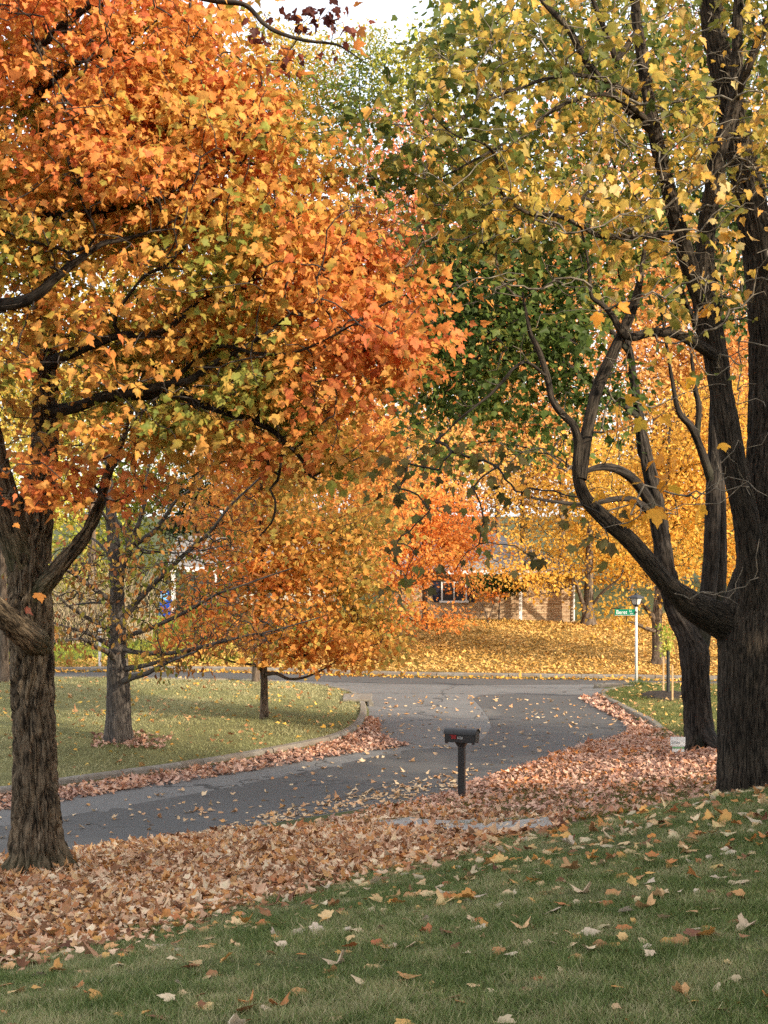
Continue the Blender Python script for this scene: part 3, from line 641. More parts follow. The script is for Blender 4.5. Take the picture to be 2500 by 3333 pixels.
blobs = [(150, 200, 17.6, 2.5, 2.8, 2.5, 0.9), (560, 720, 17.0, 2.2, 2.2, 1.75, 1.0), (1000, 930, 16.6, 1.35, 1.6, 1.15, 1.0), (1270, 1130, 16.0, 0.8, 0.9, 0.32, 1.5),
         (330, 1240, 17.0, 2.2, 2.0, 0.95, 1.0), (930, 1330, 16.6, 1.5, 1.5, 0.62, 0.9), (30, 1480, 16.9, 0.8, 1.0, 0.75, 1.3), (1160, 740, 17, 0.7, 1.0, 0.6, 0.6), (560, 250, 17.3, 1.0, 1.4, 0.8, 1.0),
         (700, 1430, 16.8, 0.9, 1.0, 0.35, 0.9), (370, 1600, 17.2, 0.55, 0.5, 0.22, 2.0), (130, 1600, 16.8, 0.5, 0.6, 0.2, 1.4), (-750, 500, 17.5, 2.6, 2.8, 3.4, 0.35), (200, -800, 18, 3.6, 3.2, 1.8, 0.35)]
tg = blob_points(blobs + [(1340, 1010, 16.2, 0.6, 0.8, 0.4, 0.6), (760, 330, 17.4, 0.8, 1.2, 0.7, 0.7), (1080, 1500, 16.6, 0.8, 0.9, 0.25, 0.8), (560, 1560, 16.9, 0.7, 0.7, 0.2, 0.8)], 0.36, clump=1.1, thresh=0.28)
e1, d1 = t.twigs(tg, M['twig'], step=0.16, balance=0.25, rtip=0.0046, arch=0.06)
bare = blob_points([(x[0], x[1], x[2] - 0.6, x[3], x[4], x[5], x[6]) for x in blobs[:11]], 0.75)
t.twigs(bare, M['twig'], name='bare_twigs', step=0.14, balance=0.15, wiggle=0.25, rtip=0.0045)
extra = np.array([P(85 + 60 * rng.normal(), 1945 + 15 * rng.normal(), 17.6) for _ in range(3)])
skyt = np.array([P(x, y, 16.6) for x, y in [(880, 40), (960, 40), (1010, 20), (1060, 50), (930, 190), (1000, 60), (1120, 70), (850, 130), (1080, 10), (940, 250), (1130, 180)]])
e2, d2 = t.twigs(np.vstack([extra, skyt]), M['twig'], name='twigs', step=0.1, balance=0.1, rtip=0.0025)
a1 = spray_leaves(e1, d1, 21, 0.26, size=0.083, flat=0.24, droop=0.5, sizevar=0.3)
px = CX + F * a1[0][:, 0] / a1[0][:, 1]; py = CY - F * a1[0][:, 2] / a1[0][:, 1]
greenish = np.exp(-((px - 450) / 420) ** 2 - ((py - 1290) / 170) ** 2) * 0.38 + np.exp(-((px - 560) / 220) ** 2 - ((py - 830) / 120) ** 2) * 0.3
reddish = 0.30 * np.clip((px - 800) / 500, 0, 1) + 0.35 * np.exp(-((px) / 120) ** 2 - ((py - 150) / 200) ** 2) + 0.2 * np.clip((500 - py) / 500, 0, 1)
c1 = palette(['#75803a', '#938f42', '#bd994a', '#cb9a4c', '#cd934b', '#cd8a48', '#cc8045', '#c66c44'], a1[0], 0.7, 0.17, 2.0, bias=0.1 - greenish + reddish * 0.4)
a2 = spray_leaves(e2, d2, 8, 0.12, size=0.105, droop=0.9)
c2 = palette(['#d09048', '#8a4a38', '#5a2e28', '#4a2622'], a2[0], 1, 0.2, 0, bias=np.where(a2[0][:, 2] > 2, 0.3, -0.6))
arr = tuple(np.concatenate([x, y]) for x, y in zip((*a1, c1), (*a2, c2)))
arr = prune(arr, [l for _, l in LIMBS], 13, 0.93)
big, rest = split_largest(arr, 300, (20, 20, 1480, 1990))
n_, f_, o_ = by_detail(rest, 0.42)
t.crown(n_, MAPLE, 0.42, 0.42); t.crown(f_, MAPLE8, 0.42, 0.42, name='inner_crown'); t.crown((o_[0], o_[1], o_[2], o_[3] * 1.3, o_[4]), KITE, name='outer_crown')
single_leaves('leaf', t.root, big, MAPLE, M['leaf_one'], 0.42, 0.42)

# ------------------------------------------------------------------ the yellow maple on the right, foreground
t = Tree('norway_maple', 'thick dark maple trunk with yellow leaves behind the lawn crest', 'tree', tuple(P(2440, 2620, 19)))
TR = [(2442, 2680, 19, 215), (2440, 2500, 19, 204), (2438, 2300, 19, 198), (2440, 2150, 19, 200), (2444, 2050, 19, 214), (2455, 1950, 19, 190), (2480, 1800, 19.1, 150), (2500, 1500, 19.2, 138), (2502, 1200, 19.3, 125), (2490, 950, 19.4, 116), (2450, 700, 19.5, 105), (2375, 330, 19.5, 88), (2315, 50, 19.5, 74), (2280, -300, 19.5, 40)]
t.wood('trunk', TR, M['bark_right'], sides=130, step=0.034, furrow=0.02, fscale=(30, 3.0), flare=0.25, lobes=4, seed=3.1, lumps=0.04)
RB = M['bark_right']
LIMBS = [
    [(2445, 2020, 18.9, 130), (2447, 1850, 18.7, 100), (2430, 1700, 18.6, 88), (2397, 1550, 18.5, 84), (2370, 1400, 18.45, 80), (2345, 1250, 18.45, 76), (2325, 1130, 18.45, 77), (2305, 1040, 18.45, 80), (2290, 950, 18.5, 70), (2300, 750, 18.6, 60), (2340, 500, 18.7, 50), (2390, 330, 18.8, 42), (2400, 100, 18.9, 35), (2405, -200, 19, 18)],
    [(2312, 1050, 18.45, 62), (2255, 900, 18.4, 57), (2203, 720, 18.3, 53), (2135, 450, 18.2, 46), (2092, 200, 18.2, 38), (2066, 0, 18.2, 30), (2050, -300, 18.2, 12)],
    [(2475, 2160, 19.2, 57), (2435, 2095, 19.12, 100), (2385, 2045, 19.02, 119), (2325, 2008, 18.82, 112), (2250, 1968, 18.5, 97), (2170, 1900, 18.1, 66), (2100, 1815, 17.8, 62), (2040, 1750, 17.6, 57), (1970, 1690, 17.4, 52), (1905, 1620, 17.3, 45), (1880, 1540, 17.2, 38), (1882, 1450, 17.2, 31), (1868, 1385, 17.2, 27), (1832, 1350, 17.2, 25), (1797, 1300, 17.2, 23), (1780, 1220, 17.2, 22), (1750, 1130, 17.2, 18), (1725, 1080, 17.2, 14), (1700, 950, 17.2, 6)],
    [(1890, 1560, 17.2, 40), (1905, 1440, 17.3, 42), (1925, 1340, 17.3, 40), (1950, 1250, 17.4, 41), (2000, 1140, 17.4, 37), (2050, 1030, 17.5, 33), (2080, 930, 17.6, 25), (2100, 800, 17.7, 12)],
    [(2330, 1160, 18.4, 44), (2270, 1122, 18.15, 38), (2200, 1088, 17.9, 33), (2120, 1082, 17.6, 31), (2060, 1097, 17.4, 29), (2020, 1075, 17.3, 26), (1995, 1030, 17.2, 22), (1960, 990, 17.1, 18), (1925, 965, 17, 15), (1918, 880, 17, 11), (1900, 780, 17, 8), (1870, 650, 17, 4)],
    [(2118, 420, 18.2, 34), (2040, 350, 18, 30), (1975, 280, 17.8, 27), (1905, 195, 17.7, 25), (1853, 98, 17.6, 22), (1777, 15, 17.5, 18), (1700, -80, 17.5, 10)],
    [(2070, 320, 18, 18), (2000, 275, 17.5, 17), (1900, 246, 17.2, 15), (1800, 252, 17, 13), (1690, 286, 16.8, 11), (1580, 331, 16.6, 8), (1450, 420, 16.4, 4)],
    [(2200, 760, 18.3, 26), (2080, 770, 17.6, 19), (1960, 770, 17, 16), (1880, 730, 16.8, 15), (1808, 701, 16.7, 14), (1717, 693, 16.6, 13), (1627, 618, 16.5, 11), (1619, 527, 16.5, 9), (1574, 467, 16.4, 8), (1476, 437, 16.3, 6), (1378, 347, 16.2, 3)],
    [(2120, 400, 18.2, 22), (1990, 310, 17.5, 16), (1853, 331, 17.2, 15), (1687, 437, 17, 13), (1589, 497, 16.9, 10), (1446, 573, 16.8, 7), (1300, 640, 16.7, 3)],
    [(2075, 100, 18.2, 20), (2010, 190, 17.9, 19), (1990, 150, 17.8, 18), (1930, 0, 17.7, 15), (1890, -120, 17.6, 8)],
    [(2390, 330, 18.8, 30), (2430, 230, 18.5, 30), (2500, 60, 18.2, 26), (2580, -100, 18, 14)],
    [(1780, 1225, 17.2, 12), (1700, 1180, 16.6, 10), (1600, 1280, 16.1, 9), (1500, 1360, 15.8, 7), (1440, 1420, 15.6, 5)],
]
for pts in LIMBS:
    big_ = pts[0][3] > 58
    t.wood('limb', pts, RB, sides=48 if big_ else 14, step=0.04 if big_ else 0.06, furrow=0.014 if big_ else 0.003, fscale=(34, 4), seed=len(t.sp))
blobs = [(1850, 430, 17.2, 2.6, 1.8, 1.35, 0.68), (1480, 560, 16.6, 1.2, 1.3, 0.9, 0.8), (2320, 650, 17.4, 1.1, 1.5, 1.5, 0.6), (1900, 760, 16.9, 1.8, 1.2, 0.7, 0.5), (2200, 130, 18, 1.8, 1.8, 0.8, 0.38),
         (2480, 300, 17.5, 1.0, 1.5, 1.2, 0.5), (1750, 150, 17.6, 1.4, 1.5, 0.8, 0.5), (2700, 300, 19, 2.0, 3, 3, 0.4), (2300, -600, 19, 4, 3.6, 2.6, 0.4), (2250, 1080, 16.6, 0.9, 0.9, 0.6, 0.3)]
tg = blob_points(blobs, 0.40, clump=1.2, thresh=0.30, seed=4)
e1, d1 = t.twigs(tg, M['twig_light'], step=0.14, balance=0.25, wiggle=0.2, rtip=0.0042, arch=0.05)
bare = blob_points([(x[0], x[1] + 150, x[2] - 0.4, x[3], x[4], x[5] * 1.3, x[6]) for x in blobs[:7]] + [(2150, 1350, 17, 1.6, 1.0, 1.6, 0.7), (2380, 1500, 17.5, 0.6, 0.8, 2.2, 0.9), (1750, 1350, 16.6, 1.6, 0.8, 0.9, 0.6)], 0.62)
t.twigs(bare, M['twig_light'], name='bare_twigs', step=0.12, balance=0.12, wiggle=0.3, rtip=0.0045)
a1 = spray_leaves(e1, d1, 9, 0.18, size=0.098, flat=0.7, droop=0.9, tilt=0.9, sizevar=0.35)
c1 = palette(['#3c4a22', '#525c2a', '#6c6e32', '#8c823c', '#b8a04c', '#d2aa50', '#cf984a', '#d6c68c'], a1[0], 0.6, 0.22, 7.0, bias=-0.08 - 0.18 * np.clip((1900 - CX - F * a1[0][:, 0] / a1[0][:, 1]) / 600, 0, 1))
lowl = np.array([P(x, y, d) for x, y, d in [(2120, 1650, 16.2), (2180, 1560, 16), (1990, 1590, 16), (2080, 1680, 16.4), (2350, 1440, 16.5), (2150, 1480, 15.8), (2240, 1240, 16), (2020, 1310, 15.8), (2340, 1640, 16.8), (2420, 1560, 16.8), (1960, 1720, 16.3), (2100, 1370, 16), (1990, 1000, 15.9), (2330, 1010, 17), (2430, 1550, 17)]])
e2, d2 = t.twigs(lowl, M['twig_light'], name='twigs', step=0.12, balance=0.1, wiggle=0.2, rtip=0.003)
a2 = spray_leaves(e2, d2, 4, 0.09, size=0.15, droop=0.9, tilt=0.7)
c2 = palette(['#7d8426', '#c9a23a', '#d9a038', '#d99135'], a2[0], 1, 0.3, 1)
hang = np.array([P(x, y, d) for x, y, d in [(1270, 1500, 15.4), (1300, 1590, 15.3), (1290, 1770, 15.3), (1350, 1800, 15.2), (1320, 1890, 15.2), (1480, 1860, 15.2), (1560, 1770, 15.3), (1575, 1700, 15.3), (1740, 1815, 15.4), (1900, 1745, 15.6), (1470, 1470, 15.4), (1430, 1530, 15.4), (1540, 1590, 15.4), (1680, 1600, 15.5), (1400, 1660, 15.3), (1980, 1780, 15.8), (1250, 1560, 15.4), (1620, 1520, 15.5)]])
stems = np.array([P(x, y, d) for x, y, d in [(1420, 1440, 15.6), (1550, 1500, 15.6), (1680, 1480, 15.6), (1860, 1640, 15.9), (1950, 1700, 16)]])
e3, d3 = t.twigs(np.vstack([hang, stems]), M['twig'], name='hanging_twigs', step=0.1, balance=0.05, wiggle=0.1, rtip=0.0048, arch=0.2)
a3 = spray_leaves(e3, d3 * 0.2, 7, 0.1, size=0.1, flat=1.0, droop=2.6, tilt=1.0)
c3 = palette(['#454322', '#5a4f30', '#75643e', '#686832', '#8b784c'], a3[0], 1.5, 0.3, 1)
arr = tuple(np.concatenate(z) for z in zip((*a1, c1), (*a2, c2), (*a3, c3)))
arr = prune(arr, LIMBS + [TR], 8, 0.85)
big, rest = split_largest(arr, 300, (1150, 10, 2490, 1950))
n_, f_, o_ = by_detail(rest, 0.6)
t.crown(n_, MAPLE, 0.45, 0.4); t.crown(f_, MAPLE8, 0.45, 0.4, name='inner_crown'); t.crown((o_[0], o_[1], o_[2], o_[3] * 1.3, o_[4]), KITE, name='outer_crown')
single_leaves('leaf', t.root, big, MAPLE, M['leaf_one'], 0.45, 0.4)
# ------------------------------------------------------------------ the green maple behind it
t = Tree('green_maple', 'forked shaggy barked maple with green leaves beside the yard sign', 'tree', tuple(P(2270, 2440, 30)))
GB = M['bark_shaggy']
t.wood('trunk', [(2282, 2470, 30, 98), (2278, 2400, 30, 94), (2268, 2300, 30, 90), (2262, 2200, 30, 92), (2258, 2120, 30, 98), (2235, 2060, 30, 74), (2195, 1980, 30, 66), (2175, 1880, 30, 62), (2160, 1800, 30, 60), (2145, 1700, 30, 57), (2125, 1580, 30, 50), (2100, 1480, 30, 44), (2080, 1350, 30, 30), (2050, 1150, 30, 24), (2020, 900, 30, 16), (2000, 500, 30, 8)], GB, sides=70, step=0.045, furrow=0.03, fscale=(11, 1.8), flare=0.4, lobes=4, seed=0.6)
for pts in [
    [(2272, 2120, 30.1, 64), (2292, 2030, 30.2, 60), (2308, 1900, 30.4, 56), (2318, 1750, 30.4, 54), (2322, 1600, 30.4, 48), (2325, 1450, 30.5, 42), (2330, 1200, 30.5, 34), (2340, 900, 30.5, 28), (2350, 500, 30.5, 18), (2350, 100, 30.5, 8)],
    [(2335, 1990, 30.6, 40), (2345, 1850, 30.6, 42), (2345, 1650, 30.6, 40), (2340, 1500, 30.6, 34), (2360, 1200, 30.6, 20)],
    [(2135, 1690, 30, 40), (2100, 1610, 29.7, 36), (2050, 1550, 29.4, 33), (1990, 1522, 29.1, 29), (1930, 1525, 28.8, 20), (1870, 1560, 28.6, 10)],
    [(2140, 1690, 30, 28), (2080, 1637, 29.6, 24), (2020, 1622, 29.2, 20), (1900, 1642, 28.8, 16), (1800, 1632, 28.4, 12), (1730, 1620, 28.2, 7)],
    [(2318, 1570, 30.4, 32), (2280, 1460, 30.2, 29), (2250, 1390, 30, 26), (2210, 1340, 29.8, 20), (2190, 1250, 29.8, 14), (2150, 1000, 29.8, 7)],
    [(2268, 1430, 30.1, 20), (2275, 1330, 30.1, 20), (2262, 1260, 30.1, 17), (2250, 1150, 30.1, 9)],
    [(2082, 1360, 30, 22), (1900, 1220, 29, 16), (1700, 1120, 28.3, 12), (1500, 1050, 27.8, 6)],
    [(2050, 1150, 30, 20), (1850, 920, 29, 14), (1650, 780, 28.4, 7)],
    [(2330, 1200, 30.5, 22), (2200, 900, 29.8, 18), (2080, 500, 29.5, 10), (2000, 200, 29.4, 5)],
    [(2150, 2486, 28.9, 6), (2192, 2470, 29.2, 18), (2230, 2448, 29.6, 34), (2252, 2395, 29.9, 50), (2258, 2300, 30, 56)],
    [(2385, 2462, 28.9, 8), (2350, 2442, 29.2, 26), (2318, 2410, 29.6, 44), (2294, 2365, 29.9, 56), (2280, 2300, 30, 60)],
]:
    t.wood('limb' if pts[0][1] < 2300 else 'root_flare', pts, GB, sides=12, step=0.07, feed=pts[0][1] < 2300, furrow=0.006, fscale=(25, 4), seed=len(t.sp))
blobs = [(1600, 1130, 28, 2.2, 2.0, 1.6, 1.5), (1400, 1230, 27.6, 1.0, 1.2, 1.2, 1.4), (1980, 1330, 28.8, 0.9, 1.2, 0.75, 1.2), (1800, 780, 28.5, 2.6, 2, 1.7, 1.0), (1950, 250, 29, 3.4, 2.6, 2.0, 0.8), (1550, 100, 28.5, 1.4, 1.6, 1.1, 0.7),
         (2350, 700, 30, 1.8, 2, 2.4, 0.45), (1450, 1480, 27.6, 0.8, 1, 0.45, 0.7), (1400, 850, 27.5, 1.2, 1.2, 1.2, 1.3), (1600, 480, 28, 1.4, 1.5, 1.2, 0.7), (1750, 1450, 28, 1.0, 1.2, 0.5, 0.5), (2600, 500, 31, 3, 3, 4, 0.3)]
tg = blob_points(blobs, 0.5, clump=0.8, thresh=0.3, seed=2)
e1, d1 = t.twigs(tg, M['twig'], step=0.25, balance=0.25, rtip=0.005)
a1 = spray_leaves(e1, d1, 14, 0.3, size=0.125, flat=0.5, droop=0.5, tilt=0.6, sizevar=0.28)
c1 = palette(['#3a4a20', '#465827', '#52662d', '#647234', '#8a8a42', '#b8a04c'], a1[0], 0.5, 0.18, 3.0, bias=-0.2 + 0.5 * np.clip((a1[0][:, 2] - 5) / 4, 0, 1))
t.crown((*a1, c1), MAPLE6)

# ------------------------------------------------------------------ nearly bare oak on the left lawn
t = Tree('oak_tree', 'nearly bare oak with spreading grey limbs on the left lawn', 'tree', tuple(P(386, 2425, 32.2)))
OB = M['bark_oak']
t.wood('trunk', [(388, 2440, 32.2, 88), (387, 2390, 32.2, 80), (386, 2250, 32.2, 75), (384, 2170, 32.2, 70), (384, 2100, 32.2, 60), (383, 2000, 32.2, 51), (380, 1900, 32.2, 47), (372, 1800, 32.2, 42), (366, 1720, 32.2, 40), (360, 1650, 32.2, 32), (350, 1500, 32.2, 20), (345, 1350, 32.2, 8)], OB, sides=64, step=0.05, furrow=0.014, fscale=(20, 3), flare=0.45, lobes=6, seed=2.2)
Y0 = 32.2
def L2(pts, w0, w1, dy=0.0):
    n = len(pts); return [(x, y, Y0 + dy * i / (n - 1), w0 + (w1 - w0) * (i / (n - 1)) ** 0.8) for i, (x, y) in enumerate(pts)]
for pts in [
    L2([(383, 1945), (392, 1870), (405, 1820), (419, 1780), (440, 1730), (457, 1688), (473, 1619), (480, 1540), (500, 1450)], 36, 6, -0.6),
    L2([(419, 1780), (455, 1760), (496, 1735), (534, 1688), (573, 1630), (630, 1584), (700, 1500)], 26, 5, -1),
    L2([(421, 1778), (412, 1740), (395, 1715), (381, 1695), (370, 1640)], 16, 5, 0.5),
    L2([(400, 2015), (440, 1965), (496, 1905), (553, 1850), (630, 1777), (688, 1727), (750, 1646), (860, 1540), (930, 1440)], 26, 4, -1.5),
    L2([(390, 2085), (430, 2065), (488, 2046), (573, 2007), (630, 1977), (707, 1934), (750, 1919), (860, 1880), (950, 1850)], 20, 4, -2.5),
    L2([(390, 2110), (450, 2124), (553, 2126), (650, 2107), (707, 2092), (800, 2070), (900, 2050), (1040, 2010)], 20, 4, -3),
    L2([(390, 2180), (440, 2172), (477, 2165), (534, 2149), (592, 2134), (680, 2100), (740, 2090)], 22, 5, -1.5),
    L2([(395, 2220), (430, 2205), (477, 2192), (519, 2169), (565, 2149), (640, 2120)], 26, 6, -2.5),
    L2([(375, 1965), (340, 1940), (304, 1915), (246, 1873), (196, 1846), (100, 1800), (20, 1750)], 22, 5, -2),
    L2([(375, 2065), (330, 2035), (285, 2011), (227, 1976), (181, 1938), (60, 1880)], 20, 4, -2),
    L2([(378, 2110), (330, 2085), (285, 2061), (230, 2045), (180, 2030), (60, 2010)], 20, 4, -1),
    L2([(378, 2150), (350, 2122), (315, 2107), (265, 2080), (180, 2088), (80, 2075)], 26, 4, -2.5),
    L2([(370, 1975), (330, 1962), (265, 1965), (210, 1975)], 12, 4, 1.5),
    L2([(370, 1815), (350, 1800), (318, 1765), (292, 1746), (250, 1700)], 16, 4, 1),
    L2([(366, 1720), (330, 1660), (300, 1600), (280, 1520)], 14, 4, -1),
    L2([(419, 1772), (470, 1790), (560, 1800), (660, 1790), (760, 1770)], 8, 3, -2),
]:
    t.wood('limb', pts, OB, sides=10, step=0.08, furrow=0.003, fscale=(40, 6), seed=len(t.sp))
blobs = [(550, 1900, 31.2, 1.9, 1.6, 1.5, 1.0), (250, 1900, 31.2, 1.5, 1.5, 1.4, 0.8), (800, 2050, 30, 1.2, 1.4, 0.6, 1.2), (420, 1600, 32, 1.4, 1.5, 1.2, 0.6), (700, 1700, 31, 1.2, 1.3, 1.0, 0.6), (560, 2140, 30.6, 1.0, 0.9, 0.3, 1.2), (200, 2080, 30.5, 0.9, 0.9, 0.3, 1.2)]
tg = blob_points(blobs, 0.30)
e1, d1 = t.twigs(tg, M['twig'], step=0.16, balance=0.2, wiggle=0.25, rtip=0.0042, arch=-0.02)
k = rng.random(len(e1)) < (0.35 + 0.4 * (e1[:, 2] < -2.6))
a1 = spray_leaves(e1[k], d1[k], 3, 0.16, size=0.12, flat=1, droop=1.2, tilt=1)
c1 = palette(['#5d6a2a', '#8f7a35', '#a5763f', '#9a6238', '#7d4c2e'], a1[0], 0.8, 0.25, 5)
t.crown((*a1, c1), OVAL, 0.5, 0.4)

# ------------------------------------------------------------------ other trees, one by one
def simple_tree(name, label, trunk, blobs, cols, spacing, per, spread, size, bark='bark_far', outline=KITE, limbs=(), seed=0.0, thresh=0.3, clump=0.5, bias=None, rand=0.2, sides=14, rtip=0.006, step=0.4, droop=0.5, group=None, twig='twig', freq=0.35, cat='tree', flare=0.35, furrow=0.012):
    b = trunk[0]; t = Tree(name, label, cat, tuple(P(b[0], b[1], b[2])), group)
    tp = [(b[0], b[1] + 12, b[2], b[3])] + list(trunk)
    t.wood('trunk', tp, M[bark], sides=sides, step=0.1, furrow=furrow, fscale=(14, 3), flare=flare, lobes=5, seed=seed)
    for l in limbs: t.wood('limb', l, M[bark], sides=8, step=0.12, seed=seed)
    tg = blob_points(blobs, spacing, clump, thresh, seed)
    e, d = t.twigs(tg, M[twig], step=step, balance=0.25, rtip=rtip, arch=0.08)
    a = spray_leaves(e, d, per, spread * 1.2, size=size, flat=0.32, droop=droop, tilt=0.7, sizevar=0.3)
    c = palette(cols, a[0], freq, rand, seed, bias(a[0]) if bias else None)
    t.crown((*a, c), outline, 0.25, 0.3)
    return t

ORANGE = ['#c8a454', '#d6aa58', '#d8a254', '#d69850', '#d08c4a']
GOLD = ['#b99a40', '#d6aa48', '#e0b450', '#e6bd58', '#dca648']
simple_tree('maple_tree', 'small spreading golden orange maple in the middle of the left lawn', [(860, 2350, 36.6, 27), (860, 2250, 36.6, 24), (858, 2150, 36.6, 22), (856, 2000, 36.6, 19), (852, 1850, 36.6, 19), (850, 1700, 36.6, 15), (850, 1500, 36.6, 11), (850, 1300, 36.6, 6)],
    [(880, 1950, 36, 2.3, 2.2, 1.2, 1.0), (1050, 2080, 35.6, 2.1, 1.8, 0.75, 1.2), (900, 1700, 36.4, 2.3, 2.2, 1.6, 0.9), (1080, 1850, 36, 1.4, 1.6, 1.0, 0.9), (880, 1420, 36.5, 2.0, 2, 1.6, 0.8), (620, 2060, 35.5, 1.0, 1.2, 0.6, 0.8), (1230, 2110, 35.2, 0.9, 1.0, 0.42, 1.3), (1180, 1700, 36.4, 1.2, 1.3, 1.3, 0.8), (1260, 1960, 35.8, 0.7, 0.9, 0.7, 0.8)],
    ['#8e8a44', '#bd9a4a', '#d29f4e', '#d4944a', '#d28a46', '#ca7c42'], 0.42, 12, 0.24, 0.115, outline=MAPLE6, sides=24, rtip=0.004, step=0.25, seed=1.7, furrow=0.008,
    limbs=[[(862, 2195, 36.6, 14), (900, 2192, 36.3, 12), (940, 2210, 36, 10), (990, 2205, 35.8, 8), (1040, 2185, 35.6, 6), (1100, 2150, 35.4, 4)], [(862, 2170, 36.6, 12), (910, 2140, 36.2, 10), (1000, 2130, 35.8, 7), (1150, 2100, 35.4, 4)], [(856, 2190, 36.6, 10), (830, 2165, 36.4, 8), (760, 2155, 36.2, 6), (660, 2120, 36, 4)]])
simple_tree('street_maple', 'pale barked maple trunk standing at the street edge behind the small maple', [(833, 2238, 46.6, 26), (834, 2150, 46.6, 23), (836, 1900, 46.6, 20), (840, 1500, 46.6, 15), (840, 1000, 46.6, 7)],
    [(900, 1450, 46.5, 4.0, 3, 3.0, 0.8), (1150, 1350, 46, 3.0, 2.6, 2.4, 0.9), (700, 1200, 46.5, 3, 2.8, 2.6, 0.5), (1000, 1750, 46, 3, 2.4, 1.3, 0.7), (1330, 1500, 46, 2.0, 2.2, 1.5, 0.9), (1240, 1690, 46, 1.5, 1.8, 1.1, 0.8)], ORANGE, 0.6, 15, 0.36, 0.13, seed=3.3)
simple_tree('red_maple', 'bright red orange maple glowing in front of the brick house', [(1385, 2040, 60, 20), (1383, 1950, 60, 18), (1380, 1800, 60, 15), (1375, 1600, 60, 8)],
    [(1370, 1700, 59.5, 2.7, 2.4, 2.1, 1.2), (1270, 1850, 59, 1.5, 1.6, 1.0, 1.0), (1490, 1790, 59.5, 1.5, 1.8, 0.8, 1.0)], ['#deb058', '#e2aa52', '#e4a24e', '#e4984a', '#e08e46'], 0.46, 14, 0.28, 0.13, seed=5.1, bias=lambda p: 0.1)
simple_tree('maple_tree', 'low golden orange maple drooping over the far lawn before the window', [(1300, 2055, 57, 18), (1302, 2000, 57, 15), (1305, 1900, 57, 9)],
    [(1440, 2012, 56.5, 1.25, 1.2, 0.42, 1.4), (1310, 1985, 56.5, 1.1, 1.3, 0.6, 1.2), (1530, 1890, 57, 0.6, 0.8, 0.6, 1.2), (1350, 1890, 57, 0.8, 0.8, 0.6, 1.2), (1500, 1850, 57, 0.9, 0.7, 0.5, 1.3), (1420, 1810, 57, 0.9, 0.9, 0.6, 1.2), (1190, 2040, 56.5, 1.6, 1.3, 0.9, 1.0)], ['#b99a40', '#d6a650', '#d99a48', '#d48c42', '#c97c3e'], 0.42, 13, 0.26, 0.125, seed=6.2)
simple_tree('yellow_maple', 'golden yellow maple at the right corner of the brick house', [(1915, 2022, 66, 42), (1916, 1970, 66, 34), (1918, 1850, 66, 26), (1920, 1650, 66, 16), (1920, 1400, 66, 7)],
    [(1940, 1750, 67.2, 4.4, 2.3, 2.2, 1.1), (1720, 1880, 65.2, 2.2, 1.4, 0.9, 1.2), (1600, 1840, 64.5, 1.6, 1.0, 0.8, 1.2), (1500, 1760, 64, 1.6, 1.2, 0.9, 1.1), (1850, 1560, 67, 4.2, 3.0, 2.2, 0.8), (2130, 1850, 67, 2.0, 1.6, 1.1, 1.0)], GOLD, 0.6, 14, 0.36, 0.15, seed=7.1,
    limbs=[[(1905, 2015, 66, 16), (1895, 1960, 65.8, 15), (1870, 1880, 65.4, 10)], [(1925, 1980, 66, 14), (1960, 1930, 65.6, 10), (2020, 1880, 65.2, 5)]])
simple_tree('yellow_maple', 'yellow maple with broad flared trunk across the street behind the lamp post', [(2142, 2175, 54.5, 46), (2141, 2130, 54.5, 36), (2138, 2060, 54.5, 32), (2140, 1990, 54.5, 32), (2150, 1880, 54.5, 26), (2165, 1700, 54.5, 18), (2180, 1400, 54.5, 8)],
    [(2280, 1700, 54, 3.0, 3, 2.4, 1.0), (2350, 1450, 54.5, 3.4, 3, 2.6, 0.8), (2120, 1560, 54, 2.6, 2.6, 2.0, 0.8), (2030, 1990, 53.4, 1.3, 1.3, 0.7, 1.0), (2420, 1850, 54, 1.8, 2, 1.6, 0.9), (2220, 1900, 53.6, 1.5, 1.6, 0.9, 0.9)], GOLD, 0.52, 14, 0.32, 0.135, seed=8.4, sides=30, flare=0.9,
    limbs=[[(2138, 2055, 54.5, 16), (2105, 2046, 54.1, 14), (2070, 2030, 53.8, 10), (2040, 2022, 53.6, 6)], [(2140, 2040, 54.5, 22), (2120, 2000, 54.4, 18), (2085, 1960, 54.2, 12)]])
FARC = {'o': ['#c2a05c', '#d2a862', '#daac6a', '#d8a062', '#cc945a'], 'y': ['#8f8f3a', '#b5a248', '#ccb055', '#d2a850'], 'g': ['#5a7030', '#7c8a3c', '#a3a04a', '#c2ad55'], 'r': ['#cf9a62', '#d49068', '#d08262', '#c87460'], 'p': ['#7d8f35', '#a5ab45', '#c2bf58', '#cfc05e']}
